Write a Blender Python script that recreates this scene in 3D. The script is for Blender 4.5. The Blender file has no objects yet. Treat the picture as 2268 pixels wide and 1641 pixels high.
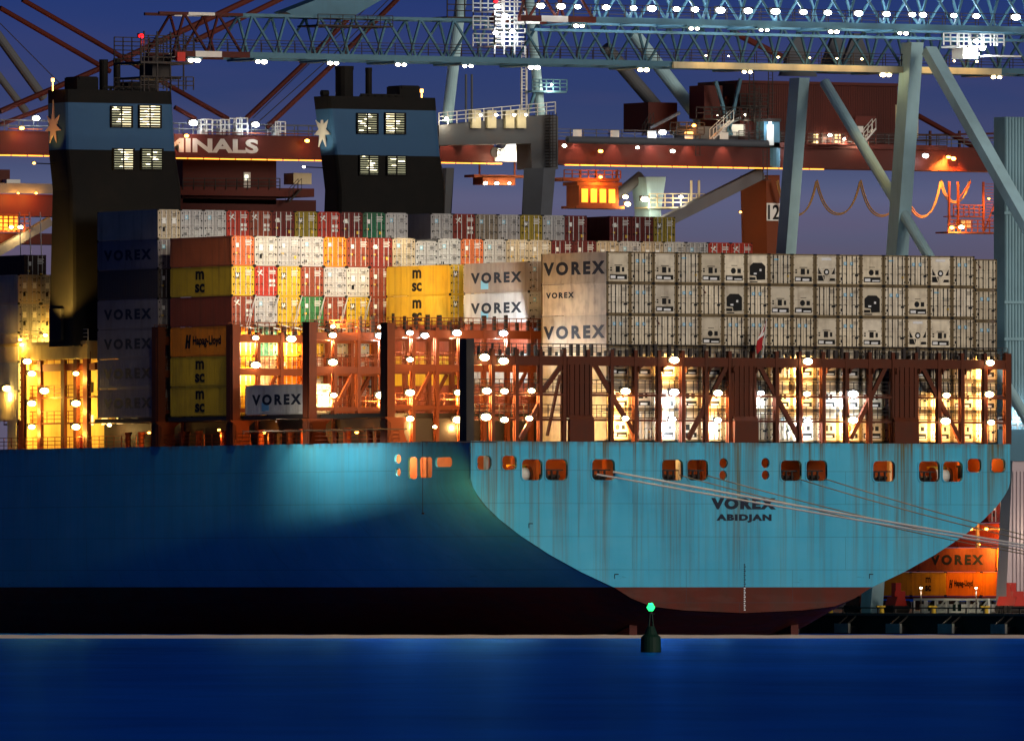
import bpy, bmesh, math, random
from mathutils import Vector, Matrix
random.seed(7)
SC = bpy.context.scene
COL = SC.collection
# ---------------------------------------------------------------- camera
# world axes follow the moored ship: x = from port to starboard, y = from stern to bow, z = up, water at 0
TH, F, YH, X0, Y0, HC = math.radians(29.891), 31301.0, 1297.34, -3.768, 1297.715, 4.588
CT, ST = math.cos(TH), math.sin(TH)
CAM = Vector((-X0 * CT - Y0 * ST, X0 * ST - Y0 * CT, HC))
cd = bpy.data.cameras.new('camera'); cam = bpy.data.objects.new('camera', cd); COL.objects.link(cam)
cam.location = CAM; cam.rotation_euler = (math.pi / 2, 0, -TH)
cd.sensor_width = 36.0; cd.lens = F / 2268.0 * 36.0
cd.shift_y = (YH - 820.4) / 2268.0
cd.clip_start = 5.0; cd.clip_end = 30000.0
SC.camera = cam
# ---------------------------------------------------------------- dusk sky, afterglow, exposure
w = bpy.data.worlds.new('World'); SC.world = w; w.use_nodes = True
nt = w.node_tree; nt.nodes.clear()
def N(t, **k):
    n = nt.nodes.new(t)
    for a, b in k.items(): setattr(n, a, b)
    return n
tc = N('ShaderNodeTexCoord'); sep = N('ShaderNodeSeparateXYZ'); nt.links.new(tc.outputs['Generated'], sep.inputs[0])
rp = N('ShaderNodeValToRGB')
els = [(0.0, (.15, .12, .19)), (.0235, (.112, .108, .18)), (.0275, (.118, .138, .262)), (.0317, (.042, .062, .165)), (.0412, (.021, .047, .20)),
       (.07, (.009, .024, .085)), (.2, (.006, .015, .055)), (.6, (.003, .010, .042))]
e = rp.color_ramp.elements
while len(e) < len(els): e.new(.5)
for i, (p, c) in enumerate(els): e[i].position = p; e[i].color = (*c, 1)
nt.links.new(sep.outputs['Z'], rp.inputs[0])
mp = N('ShaderNodeMapping'); mp.inputs['Scale'].default_value = (40, 40, 210); nt.links.new(tc.outputs['Generated'], mp.inputs[0])
ns = N('ShaderNodeTexNoise'); ns.inputs['Scale'].default_value = 1.0; ns.inputs['Detail'].default_value = 3.0; nt.links.new(mp.outputs[0], ns.inputs['Vector'])
cr = N('ShaderNodeValToRGB'); cr.color_ramp.elements[0].position = .42; cr.color_ramp.elements[1].position = .75
nt.links.new(ns.outputs[0], cr.inputs[0])
low = N('ShaderNodeMapRange'); low.inputs[1].default_value = .042; low.inputs[2].default_value = .024; low.inputs[3].default_value = 0; low.inputs[4].default_value = .6
nt.links.new(sep.outputs['Z'], low.inputs[0])
mu = N('ShaderNodeMath', operation='MULTIPLY'); nt.links.new(cr.outputs[0], mu.inputs[0]); nt.links.new(low.outputs[0], mu.inputs[1])
mx = N('ShaderNodeMix', data_type='RGBA'); nt.links.new(mu.outputs[0], mx.inputs['Factor']); nt.links.new(rp.outputs[0], mx.inputs['A'])
mx.inputs['B'].default_value = (.16, .105, .18, 1)
bg = N('ShaderNodeBackground'); bg.inputs[1].default_value = .85; nt.links.new(mx.outputs['Result'], bg.inputs[0])
ow = N('ShaderNodeOutputWorld'); nt.links.new(bg.outputs[0], ow.inputs[0])
# afterglow low behind the viewer, astern of the ship
sl = bpy.data.lights.new('afterglow_sun', 'SUN'); sl.energy = 1.65; sl.angle = math.radians(24); sl.color = (1.0, .89, .75)
so = bpy.data.objects.new('afterglow_sun', sl); COL.objects.link(so)
SUNV = Vector((.27, -.94, .2)).normalized()
so.rotation_euler = (-SUNV).to_track_quat('-Z', 'Y').to_euler()
SC.view_settings.view_transform = 'Standard'; SC.view_settings.look = 'None'; SC.view_settings.exposure = 0.0; SC.view_settings.gamma = 1.0
SC.cycles.use_denoising = True
SC.cycles.max_bounces = 5; SC.cycles.diffuse_bounces = 3; SC.cycles.glossy_bounces = 3
SC.cycles.caustics_reflective = False; SC.cycles.caustics_refractive = False
SC.cycles.sample_clamp_indirect = 4.0
# ---------------------------------------------------------------- sight lines: a point on a known plane from its place in the survey photo
RV = Vector((CT, -ST, 0)); FV = Vector((ST, CT, 0)); UV = Vector((0, 0, 1))
def ray(px, py): return RV * ((px - 1134) / F) + FV + UV * ((YH - py) / F)
def Pa(px, py, a):
    d = ray(px, py); return CAM + d * ((a - CAM.y) / d.y)
def Pb(px, py, b):
    d = ray(px, py); return CAM + d * ((b - CAM.x) / d.x)
def PY(px, py, Y): return CAM + ray(px, py) * Y
def Pz(px, py, z):
    d = ray(px, py); return CAM + d * ((z - CAM.z) / d.z)
# ---------------------------------------------------------------- materials
def mat(name, col, rough=.6, metal=0.0, dirt=.25, dcol=(.05, .03, .02), scale=.6, spec=.15, objcol=False, streak=0.0, emit=None):
    m = bpy.data.materials.new(name); m.use_nodes = True
    t = m.node_tree; L = t.links; p = t.nodes['Principled BSDF']
    p.inputs['Roughness'].default_value = rough; p.inputs['Metallic'].default_value = metal; p.inputs['Specular IOR Level'].default_value = spec
    if emit:
        p.inputs['Base Color'].default_value = (*col, 1); p.inputs['Emission Color'].default_value = (*col, 1); p.inputs['Emission Strength'].default_value = emit
        return m
    g = t.nodes.new('ShaderNodeNewGeometry'); n = t.nodes.new('ShaderNodeTexNoise'); n.inputs['Scale'].default_value = scale; n.inputs['Detail'].default_value = 5
    L.new(g.outputs['Position'], n.inputs['Vector'])
    r = t.nodes.new('ShaderNodeMapRange'); r.inputs[1].default_value = .45; r.inputs[2].default_value = .8; r.inputs[4].default_value = dirt
    L.new(n.outputs[0], r.inputs[0]); fac = r.outputs[0]
    if streak:
        mpn = t.nodes.new('ShaderNodeMapping'); mpn.inputs['Scale'].default_value = (1.6, 1.6, .12); L.new(g.outputs['Position'], mpn.inputs[0])
        n2 = t.nodes.new('ShaderNodeTexNoise'); n2.inputs['Scale'].default_value = 1.0; n2.inputs['Detail'].default_value = 4; L.new(mpn.outputs[0], n2.inputs['Vector'])
        r2 = t.nodes.new('ShaderNodeMapRange'); r2.inputs[1].default_value = .52; r2.inputs[2].default_value = .75; r2.inputs[4].default_value = streak
        L.new(n2.outputs[0], r2.inputs[0])
        ad = t.nodes.new('ShaderNodeMath'); ad.operation = 'ADD'; ad.use_clamp = True; L.new(fac, ad.inputs[0]); L.new(r2.outputs[0], ad.inputs[1]); fac = ad.outputs[0]
    k = t.nodes.new('ShaderNodeMix'); k.data_type = 'RGBA'; L.new(fac, k.inputs['Factor'])
    if objcol:
        oi = t.nodes.new('ShaderNodeObjectInfo'); L.new(oi.outputs['Color'], k.inputs['A'])
    else: k.inputs['A'].default_value = (*col, 1)
    k.inputs['B'].default_value = (*dcol, 1); L.new(k.outputs['Result'], p.inputs['Base Color'])
    return m
M = {}
M['box'] = mat('container_paint', (1, 1, 1), .55, dirt=.28, dcol=(.09, .05, .03), scale=.5, objcol=True, streak=.3)
M['reefer'] = mat('reefer_paint', (1, 1, 1), .5, dirt=.45, dcol=(.14, .085, .045), scale=.9, objcol=True, streak=.35)
M['rod'] = mat('galvanised_steel', (.5, .5, .5), .4, .3, .2)
M['rubber'] = mat('dark_rubber', (.015, .015, .015), .8)
M['black'] = mat('matt_black', (.012, .012, .013), .7, dirt=.1)
M['fblack'] = mat('funnel_black', (.0065, .0058, .005), .75, dirt=.12, spec=.2)
M['fblue'] = mat('shaded_funnel_blue', (.032, .105, .225), .6, dirt=.1, dcol=(.02, .05, .1), spec=.25)  # hull blue darkened; the band's shade is put into its colour
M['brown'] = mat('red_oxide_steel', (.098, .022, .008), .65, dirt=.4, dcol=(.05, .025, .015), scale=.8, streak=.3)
M['oxide'] = mat('lit_oxide_steel', (.16, .036, .010), .6, dirt=.3, dcol=(.08, .03, .015), scale=.8)  # brighter copy of the oxide steel, lamplight put into its colour
M['dsteel'] = mat('dark_steel', (.035, .028, .026), .6, dirt=.2)
M['deck'] = mat('deck_paint', (.2, .07, .045), .7, dirt=.4)
M['ochre'] = mat('ochre_paint', (.5, .38, .14), .6, dirt=.45, dcol=(.2, .12, .04), streak=.4)
M['rframe'] = mat('stained_reefer_frame', (.2, .145, .075), .7, dirt=.6, dcol=(.06, .035, .02), scale=1.5, streak=.4)
M['cream'] = mat('cream_paint', (.62, .55, .36), .55, dirt=.25, dcol=(.25, .17, .08), streak=.2)
M['cblue'] = mat('crane_blue', (.07, .17, .24), .5, dirt=.3, dcol=(.04, .08, .11), streak=.15)
M['pblue'] = mat('pale_crane_blue', (.42, .64, .70), .5, dirt=.25, dcol=(.2, .32, .36), streak=.15)
M['tower'] = mat('tower_blue', (.24, .40, .46), .55, dirt=.3, dcol=(.12, .2, .24), streak=.2)
M['slate'] = mat('slate_crane_steel', (.1, .11, .13), .6, dirt=.3, dcol=(.06, .05, .05))
M['grey'] = mat('grey_crane_steel', (.10, .105, .115), .6, dirt=.4, dcol=(.14, .1, .08))
M['cred'] = mat('crane_red', (.068, .010, .006), .55, dirt=.35, dcol=(.06, .012, .008), streak=.2)
M['cwhite'] = mat('crane_white', (.72, .7, .66), .55, dirt=.3, dcol=(.35, .25, .2))
M['dred'] = mat('dark_red', (.1, .02, .015), .6)
M['white'] = mat('white_paint', (.78, .78, .75), .5, dirt=.1)
M['glet'] = mat('girder_lettering', (.42, .36, .3), .6, dirt=.3)
M['star'] = mat('star_plate', (.7, .66, .58), .5, dirt=.15)
M['navy'] = mat('navy_lettering', (.014, .022, .04), .6, dirt=.05)
M['ink'] = mat('black_lettering', (.01, .01, .012), .6, dirt=.05)
M['sky'] = mat('light_blue_decal', (.2, .5, .7), .5, dirt=.05)
M['yel'] = mat('yellow_paint', (.7, .45, .04), .5, dirt=.2)
M['rope'] = mat('mooring_rope', (.3, .24, .16), .8, dirt=.2)
M['wrope'] = mat('lit_rope', (.85, .8, .72), .7, dirt=.1)  # same rope as above, its lit look put into a lighter colour
M['cable'] = mat('hanging_cable', (.3, .17, .07), .7, dirt=.1)
M['quay'] = mat('quay_wall', (.03, .026, .022), .85, dirt=.4, dcol=(.012, .012, .01))
M['apron'] = mat('quay_apron', (.12, .1, .085), .85, dirt=.4)
M['fender'] = mat('fender_pad', (.3, .3, .26), .7, dirt=.4)
M['bred'] = mat('bright_red', (.5, .03, .02), .5, dirt=.2)
M['green'] = mat('buoy_green', (.008, .03, .02), .6, dirt=.3, dcol=(.006, .006, .006))
M['flagred'] = mat('flag_red', (.4, .02, .025), .8, dirt=.1)
M['pink'] = mat('pale_leg_paint', (.5, .40, .43), .55, dirt=.2, dcol=(.45, .3, .3), streak=.2)
M['interior'] = mat('mooring_deck_orange', (.42, .13, .045), .6, dirt=.4, dcol=(.14, .05, .02), scale=1.2)
def em(name, c, s): return mat(name, c, emit=s)
M['Lw'] = em('lamp_warm', (1, .78, .38), 26); M['Lp'] = em('lamp_pale', (1, .95, .9), 20); M['Ly'] = em('lamp_yellow', (1, .72, .22), 24); M['Lc'] = em('lamp_cool', (.86, .95, 1), 30); M['Lo'] = em('lamp_orange', (1, .42, .06), 14)
M['Ln'] = em('lamp_neutral', (1, .93, .72), 28); M['Lr'] = em('lamp_red', (1, .008, .014), 6); M['Lg'] = em('lamp_green', (.02, 1, .2), 2.4)
M['Ltube'] = em('tube_orange', (1, .33, .04), 2.6); M['Lwin'] = em('lit_window', (1, .8, .38), 1.5); M['Lwinc'] = em('lit_pane', (.95, 1, .8), 1.6); M['Lvent'] = em('lit_vent', (1, .86, .5), 2.4); M['Lvent2'] = em('dim_vent', (.8, .8, .5), .5); M['Lvent3'] = em('vent_tube', (1, .9, .6), 7)
M['Lcab'] = em('lit_cab', (1, .4, .04), 1.3)
LC = {'Lp': (1, .9, .8), 'Ly': (1, .58, .1), 'Lw': (1, .58, .18), 'Lc': (.8, .92, 1), 'Lo': (1, .36, .05), 'Ln': (1, .86, .6), 'Lr': (1, .03, .05), 'Lg': (.05, 1, .5)}
# ---------------------------------------------------------------- object helpers
def tag(o, label=None, cat=None, group=None, kind=None):
    if label: o['label'] = label
    if cat: o['category'] = cat
    if group: o['group'] = group
    if kind: o['kind'] = kind
    return o
def thing(name, loc, label, cat, group=None):
    o = bpy.data.objects.new(name, None); COL.objects.link(o); o.location = loc
    return tag(o, label, cat, group)
class MB:
    def __init__(s): s.v = []; s.f = []; s.m = []
    def add(s, vs, fs, m=0):
        n = len(s.v); s.v += [tuple(v) for v in vs]; s.f += [tuple(i + n for i in f) for f in fs]; s.m += [m] * len(fs); return s
    def box(s, x0, x1, y0, y1, z0, z1, m=0):
        if x0 > x1: x0, x1 = x1, x0
        if y0 > y1: y0, y1 = y1, y0
        if z0 > z1: z0, z1 = z1, z0
        return s.add([(x0, y0, z0), (x1, y0, z0), (x1, y1, z0), (x0, y1, z0), (x0, y0, z1), (x1, y0, z1), (x1, y1, z1), (x0, y1, z1)],
                     [(0, 3, 2, 1), (4, 5, 6, 7), (0, 1, 5, 4), (1, 2, 6, 5), (2, 3, 7, 6), (3, 0, 4, 7)], m)
    def cbox(s, c, sx, sy, sz, m=0): return s.box(c[0] - sx / 2, c[0] + sx / 2, c[1] - sy / 2, c[1] + sy / 2, c[2] - sz / 2, c[2] + sz / 2, m)
    def beam(s, p, q, wd, dp=None, m=0):
        # square-section beam from p to q; wd across, dp along the second axis (kept near y)
        p = Vector(p); q = Vector(q); dp = dp or wd; d = (q - p).normalized()
        u = d.cross(Vector((0, 1, 0)))
        if u.length < .05: u = d.cross(Vector((1, 0, 0)))
        u.normalize(); v = d.cross(u).normalized(); a = u * wd / 2; b = v * dp / 2
        vs = [p - a - b, p + a - b, p + a + b, p - a + b, q - a - b, q + a - b, q + a + b, q - a + b]
        return s.add(vs, [(0, 3, 2, 1), (4, 5, 6, 7), (0, 1, 5, 4), (1, 2, 6, 5), (2, 3, 7, 6), (3, 0, 4, 7)], m)
    def tube(s, p, q, r, n=10, m=0, r2=None):
        p = Vector(p); q = Vector(q); d = (q - p).normalized(); u = d.cross(Vector((0, 0, 1)))
        if u.length < .05: u = d.cross(Vector((1, 0, 0)))
        u.normalize(); v = d.cross(u); r2 = r if r2 is None else r2
        vs = [p + (u * math.cos(6.2832 * i / n) + v * math.sin(6.2832 * i / n)) * r for i in range(n)] + [q + (u * math.cos(6.2832 * i / n) + v * math.sin(6.2832 * i / n)) * r2 for i in range(n)]
        return s.add(vs, [(i, (i + 1) % n, n + (i + 1) % n, n + i) for i in range(n)] + [tuple(range(n - 1, -1, -1)), tuple(range(n, 2 * n))], m)
    def prism(s, poly, y0, y1, m=0, y0s=None):
        # polygon of (x, z) counter-clockwise seen from -y, run from y0 to y1
        n = len(poly); vs = [(x, y0, z) for x, z in poly] + [(x, (y1[i] if isinstance(y1, list) else y1), z) for i, (x, z) in enumerate(poly)]
        return s.add(vs, [tuple(range(n)), tuple(range(2 * n - 1, n - 1, -1))] + [(i, n + i, n + (i + 1) % n, (i + 1) % n) for i in range(n)], m)
    def path(s, pts, r, n=6, m=0):
        for a, b in zip(pts, pts[1:]): s.tube(a, b, r, n, m)
        return s
    def rail(s, p, q, h=1.1, step=2.0, r=.035, bars=3, m=0):
        p = Vector(p); q = Vector(q); L = (q - p).length; k = max(1, int(L / step))
        for i in range(bars): z = h * (i + 1) / bars; s.beam(p + UV * z, q + UV * z, r * 2, r * 2, m)
        for i in range(k + 1):
            a = p.lerp(q, i / k); s.beam(a, a + UV * h, r * 2, r * 2, m)
        return s
    def build(s, name, mats, parent=None, smooth=False):
        me = bpy.data.meshes.new(name); me.from_pydata(s.v, [], s.f)
        ms = mats if isinstance(mats, (list, tuple)) else [mats]
        for x in ms: me.materials.append(M[x] if isinstance(x, str) else x)
        for p, i in zip(me.polygons, s.m): p.material_index = i; p.use_smooth = smooth
        me.update()
        return link(name, me, parent)
def world_loc(o):
    v = Vector((0, 0, 0))
    while o is not None: v += o.location; o = o.parent
    return v
def link(name, me, parent=None):
    o = bpy.data.objects.new(name, me); COL.objects.link(o)
    if parent is not None: o.parent = parent; o.location = -world_loc(parent)
    return o
_tx = {}
def text_mesh(body, wd, ht, face, mname, bold=.0, spacing=1.0):
    # letters scaled to a wd x ht block centred on 0; face 'aft' looks to -y, 'port' looks to -x
    key = (body, wd, ht, face, mname)
    if key in _tx: return _tx[key]
    cu = bpy.data.curves.new('lettering', 'FONT'); cu.body = body; cu.offset = bold; cu.space_character = spacing; cu.resolution_u = 4; cu.align_x = 'CENTER'; cu.space_line = .78
    t = bpy.data.objects.new('lettering', cu); COL.objects.link(t)
    dg = bpy.context.evaluated_depsgraph_get(); dg.update()
    me = bpy.data.meshes.new_from_object(t.evaluated_get(dg)); me.name = 'lettering'
    bpy.data.objects.remove(t)
    xs = [v.co.x for v in me.vertices]; ys = [v.co.y for v in me.vertices]
    x0, x1, y0, y1 = min(xs), max(xs), min(ys), max(ys)
    for v in me.vertices:
        x = ((v.co.x - x0) / (x1 - x0) - .5) * wd; y = ((v.co.y - y0) / (y1 - y0) - .5) * ht
        v.co = (x, 0, y) if face == 'aft' else (0, -x, y)
    me.materials.clear(); me.materials.append(M[mname]); me.update(); _tx[key] = me
    return me
def text(name, body, at, wd, ht, face, mname, parent, bold=0, spacing=1.0):
    o = link(name, text_mesh(body, wd, ht, face, mname, bold, spacing), parent); o.location = o.location + Vector(at); return o
LR = random.Random(5)
def lamp(parent, at, kind='Lw', size=.5, watt=250, aim=None, name='flood_lamp', spot=None, down=.35, light=True, fwd=(0, -1, 0), loff=(0, 0, 0)):
    # a lamp head: dark housing with a bright lens facing fwd, and its own light
    at = Vector(at); mb = MB(); h = size / 2 * LR.uniform(.8, 1.25)
    mb.box(at.x - h, at.x + h, at.y - h * .5, at.y + h * .9, at.z + h * .55, at.z + h * .8, 0)
    mb.box(at.x - h, at.x + h, at.y + h * .5, at.y + h * .9, at.z - h * .5, at.z + h * .55, 0)
    vs = []; fs = []; nu, nv = 10, 6                      # bulging lens
    for j in range(nv + 1):
        b = math.pi * j / nv
        for i in range(nu): a = 6.2832 * i / nu; vs.append((at.x + h * 1.05 * math.sin(b) * math.cos(a), at.y - h * .1 + h * .5 * math.sin(b) * math.sin(a), at.z - h * .05 + h * .62 * math.cos(b)))
    fs = [(j * nu + i, j * nu + (i + 1) % nu, (j + 1) * nu + (i + 1) % nu, (j + 1) * nu + i) for j in range(nv) for i in range(nu)]
    mb.add(vs, fs, 1)
    o = mb.build(name, ['dsteel', kind], parent)
    if light:
        ld = bpy.data.lights.new(name + '_light', 'SPOT' if spot else 'POINT'); ld.energy = watt; ld.color = LC[kind]; ld.shadow_soft_size = .25
        lo = bpy.data.objects.new(name + '_light', ld); COL.objects.link(lo); lo.parent = o
        lo.location = at + Vector((0, -h * .6, -h - down)) + Vector(loff)
        if spot:
            ld.spot_size = math.radians(spot); ld.spot_blend = .6
            lo.rotation_euler = (Vector(aim) - lo.location).to_track_quat('-Z', 'Y').to_euler()
    return o
ORD = ['first', 'second', 'third', 'fourth', 'fifth', 'sixth', 'seventh', 'eighth', 'ninth', 'tenth', 'eleventh', 'twelfth', 'thirteenth', 'fourteenth',
       'fifteenth', 'sixteenth', 'seventeenth', 'eighteenth', 'nineteenth', 'twentieth', 'twenty-first', 'twenty-second', 'twenty-third']
# ================================================================ water, quay
def water_mat():
    m = bpy.data.materials.new('river_water'); m.use_nodes = True; t = m.node_tree; L = t.links; p = t.nodes['Principled BSDF']
    g = t.nodes.new('ShaderNodeNewGeometry'); mpn = t.nodes.new('ShaderNodeMapping'); mpn.vector_type = 'TEXTURE'
    mpn.inputs['Rotation'].default_value = (0, 0, -TH); mpn.inputs['Scale'].default_value = (40, 130, 1); L.new(g.outputs['Position'], mpn.inputs[0])
    n = t.nodes.new('ShaderNodeTexNoise'); n.inputs['Scale'].default_value = 1.0; n.inputs['Detail'].default_value = 6; n.inputs['Roughness'].default_value = .6; L.new(mpn.outputs[0], n.inputs['Vector'])
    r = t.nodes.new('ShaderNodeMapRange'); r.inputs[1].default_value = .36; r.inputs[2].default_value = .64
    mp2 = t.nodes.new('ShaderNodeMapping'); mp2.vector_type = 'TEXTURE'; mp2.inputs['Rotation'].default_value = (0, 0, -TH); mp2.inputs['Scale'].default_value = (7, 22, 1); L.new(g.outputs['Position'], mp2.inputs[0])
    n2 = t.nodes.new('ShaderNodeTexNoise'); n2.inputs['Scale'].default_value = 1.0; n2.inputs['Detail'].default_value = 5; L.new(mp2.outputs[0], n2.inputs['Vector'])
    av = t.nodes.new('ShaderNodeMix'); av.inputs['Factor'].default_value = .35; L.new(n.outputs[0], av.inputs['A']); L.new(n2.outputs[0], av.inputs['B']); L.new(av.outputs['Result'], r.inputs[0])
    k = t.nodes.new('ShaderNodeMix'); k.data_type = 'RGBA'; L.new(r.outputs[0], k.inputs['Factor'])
    k.inputs['A'].default_value = (.0002, .05, .34, 1); k.inputs['B'].default_value = (.0004, .115, .68, 1); t.nodes.remove(p); df = t.nodes.new('ShaderNodeBsdfDiffuse'); gl = t.nodes.new('ShaderNodeBsdfGlossy'); ms = t.nodes.new('ShaderNodeMixShader'); ms.inputs[0].default_value = .3  # reflected blue of the sky is put into the diffuse colour
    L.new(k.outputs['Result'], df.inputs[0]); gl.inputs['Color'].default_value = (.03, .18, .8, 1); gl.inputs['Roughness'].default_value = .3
    bm = t.nodes.new('ShaderNodeBump'); bm.inputs['Strength'].default_value = .25; bm.inputs['Distance'].default_value = .6; L.new(r.outputs[0], bm.inputs['Height']); L.new(bm.outputs[0], gl.inputs['Normal'])
    L.new(df.outputs[0], ms.inputs[1]); L.new(gl.outputs[0], ms.inputs[2]); L.new(ms.outputs[0], t.nodes['Material Output'].inputs['Surface'])
    return m
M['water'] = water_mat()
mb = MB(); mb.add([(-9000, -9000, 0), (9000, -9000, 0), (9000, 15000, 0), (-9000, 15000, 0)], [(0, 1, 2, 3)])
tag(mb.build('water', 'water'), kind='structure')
QX = 62.5; QZ = 2.0
mb = MB(); mb.box(QX, 900, -140, 900, -6, QZ - .25, 0); mb.box(QX - .25, 900, -140, 900, QZ - .25, QZ, 1)
tag(mb.build('quay_ground', ['quay', 'apron']), kind='structure')
for i in range(14):
    y = -22 + i * 9.5; mb = MB(); mb.box(QX - 1.3, QX - .25, y - 1.0, y + 1.0, -.6, .75, 0); pd = MB().box(QX - 1.55, QX - 1.3, y - 1.3, y + 1.3, .1, 1.0, 0)
    mb.beam((QX - .3, y - .8, 1.7), (QX - 1.4, y - .8, .9), .12, .12, 0); mb.beam((QX - .3, y + .8, 1.7), (QX - 1.4, y + .8, .9), .12, .12, 0)
    if i < 10:
        o = thing('quay_fender', (QX - 1, y, 0), f'pale faced rubber fender hung on the dark quay wall, {ORD[i]} from the stern end', 'fender', 'fenders along the quay wall')
        mb.build('fender_block', 'dsteel', o); pd.build('fender_pad', 'fender', o)
for i in range(8):
    y = -25 + i * 9.5
    mb = MB(); mb.tube((QX + 1.2, y, QZ), (QX + 1.2, y, QZ + .5), .24, 12, 0, .2); mb.tube((QX + 1.2, y, QZ + .5), (QX + 1.2, y, QZ + .72), .38, 12, 0, .34); mb.beam((QX + .6, y, QZ + .6), (QX + 1.2, y, QZ + .6), .22, .22, 0)
    o = mb.build('mooring_bollard', 'yel', None, False); tag(o, f'squat yellow mooring bollard on the quay edge, {ORD[i]} one counting from astern', 'bollard', 'yellow bollards on the quay edge')
# added pale strip across the water; reflected lights put into its shape and colour
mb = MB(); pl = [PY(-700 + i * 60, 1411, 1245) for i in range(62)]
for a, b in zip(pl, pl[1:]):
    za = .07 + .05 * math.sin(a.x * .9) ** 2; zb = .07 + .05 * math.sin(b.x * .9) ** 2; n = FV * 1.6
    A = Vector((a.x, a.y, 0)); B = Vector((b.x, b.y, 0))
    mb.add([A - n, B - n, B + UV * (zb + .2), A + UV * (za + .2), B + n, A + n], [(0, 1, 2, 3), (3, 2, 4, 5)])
M['glint_strip'] = mat('pale_glint', (.95, .78, .64), .8, dirt=.12, dcol=(.3, .28, .3), scale=.12)
tag(mb.build('glint_strip', 'glint_strip', None, True), kind='stuff')
# ================================================================ the ship
B2 = 29.16; ZD = 17.89
ship = thing('container_ship', (29, 0, 0), 'light blue container ship, dark underbody and red boot topping, moored stern to the viewer', 'ship')
def hull_mat():
    m = bpy.data.materials.new('hull_paint'); m.use_nodes = True; t = m.node_tree; L = t.links; p = t.nodes['Principled BSDF']
    def nd(ty, **k):
        n = t.nodes.new(ty)
        for a, b in k.items(): setattr(n, a, b)
        return n
    def mr(src, a, b, c, d):
        n = nd('ShaderNodeMapRange'); n.inputs[1].default_value = a; n.inputs[2].default_value = b; n.inputs[3].default_value = c; n.inputs[4].default_value = d; L.new(src, n.inputs[0]); return n.outputs[0]
    def mth(op, a, b):
        n = nd('ShaderNodeMath', operation=op, use_clamp=True); L.new(a, n.inputs[0]); L.new(b, n.inputs[1]); return n.outputs[0]
    g = nd('ShaderNodeNewGeometry'); s = nd('ShaderNodeSeparateXYZ'); L.new(g.outputs['Position'], s.inputs[0])
    def noise(sc, detail, rough=.5):
        a = nd('ShaderNodeMapping'); a.inputs['Scale'].default_value = sc; L.new(g.outputs['Position'], a.inputs[0])
        n = nd('ShaderNodeTexNoise'); n.inputs['Scale'].default_value = 1; n.inputs['Detail'].default_value = detail; n.inputs['Roughness'].default_value = rough; L.new(a.outputs[0], n.inputs['Vector']); return n.outputs[0]
    def mix(f, a, b):
        n = nd('ShaderNodeMix', data_type='RGBA'); L.new(f, n.inputs['Factor'])
        for sck, v in (('A', a), ('B', b)):
            if isinstance(v, tuple): n.inputs[sck].default_value = (*v, 1)
            else: L.new(v, n.inputs[sck])
        return n.outputs['Result']
    blue = mix(mr(noise((.25, .25, .1), 4), .4, .7, 0, 1), (.06, .43, .63), (.085, .49, .69))
    boot = mix(mr(noise((.5, .5, .3), 5), .4, .7, 0, 1), (.12, .022, .012), (.085, .028, .018))
    sel = mr(s.outputs['Z'], 4.47, 4.5, 0, 1); base = mix(sel, boot, blue)
    st = mr(noise((1.3, 1.3, .035), 4, .6), .46, .58, 0, 1); fine = mr(noise((4.5, 4.5, .12), 3), .4, .62, .35, 1)
    top = mr(s.outputs['Z'], 13.0, 17.9, 0, 1); lowr = mr(s.outputs['Z'], 4.0, 14.5, .15, .6); amt = mth('MAXIMUM', top, lowr)
    rust = mth('MULTIPLY', mth('MULTIPLY', mth('MULTIPLY', st, fine), amt), mr(s.outputs['Y'], .25, .6, 1, .22))
    st2 = mth('MULTIPLY', mr(noise((.40, .40, .012), 3, .6), .52, .66, 0, 1), mr(s.outputs['Z'], 4.0, 17.0, .2, .75)); st2 = mth('MULTIPLY', mth('MULTIPLY', st2, fine), mr(s.outputs['Y'], .25, .6, 1, .2))
    rust = mth('MULTIPLY', rust, sel); st2 = mth('MULTIPLY', st2, sel); base = mix(rust, base, (.12, .09, .02)); base = mix(st2, base, (.13, .11, .025)); edge = mth('MULTIPLY', mr(noise((1.1, 1.1, .3), 3), .4, .65, 0, 1), mr(s.outputs['Z'], 17.35, 17.89, 0, .75))
    base = mix(edge, base, (.12, .06, .02)); # welded plate seams
    cx = nd('ShaderNodeCombineXYZ'); ad = nd('ShaderNodeMath', operation='ADD'); L.new(s.outputs['X'], ad.inputs[0]); L.new(s.outputs['Y'], ad.inputs[1]); L.new(ad.outputs[0], cx.inputs[0]); L.new(s.outputs['Z'], cx.inputs[1])
    bk = nd('ShaderNodeTexBrick'); bk.inputs['Scale'].default_value = 1; bk.inputs['Mortar Size'].default_value = .035; bk.inputs['Brick Width'].default_value = 11.5; bk.inputs['Row Height'].default_value = 3.05; bk.inputs['Mortar Smooth'].default_value = .4
    L.new(cx.outputs[0], bk.inputs['Vector']); base = mix(mr(bk.outputs['Fac'], 0, 1, 0, .38), base, (.03, .06, .07))
    sc = mr(noise((.35, .35, 1.6), 6, .75), .62, .72, 0, 1); low2 = mr(s.outputs['Z'], 8.5, 4.6, 0, .7); base = mix(mth('MULTIPLY', sc, low2), base, (.03, .028, .025))
    L.new(base, p.inputs['Base Color'])
    seam = mr(noise((.16, .16, .9), 2), .47, .53, .42, .55); L.new(seam, p.inputs['Roughness']); bp_ = nd('ShaderNodeBump'); bp_.inputs['Strength'].default_value = .12; bp_.inputs['Distance'].default_value = .3; L.new(noise((.9, .9, .35), 2), bp_.inputs['Height']); L.new(bp_.outputs[0], p.inputs['Normal'])
    p.inputs['Specular IOR Level'].default_value = .1
    return m
M['hull'] = hull_mat()
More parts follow.
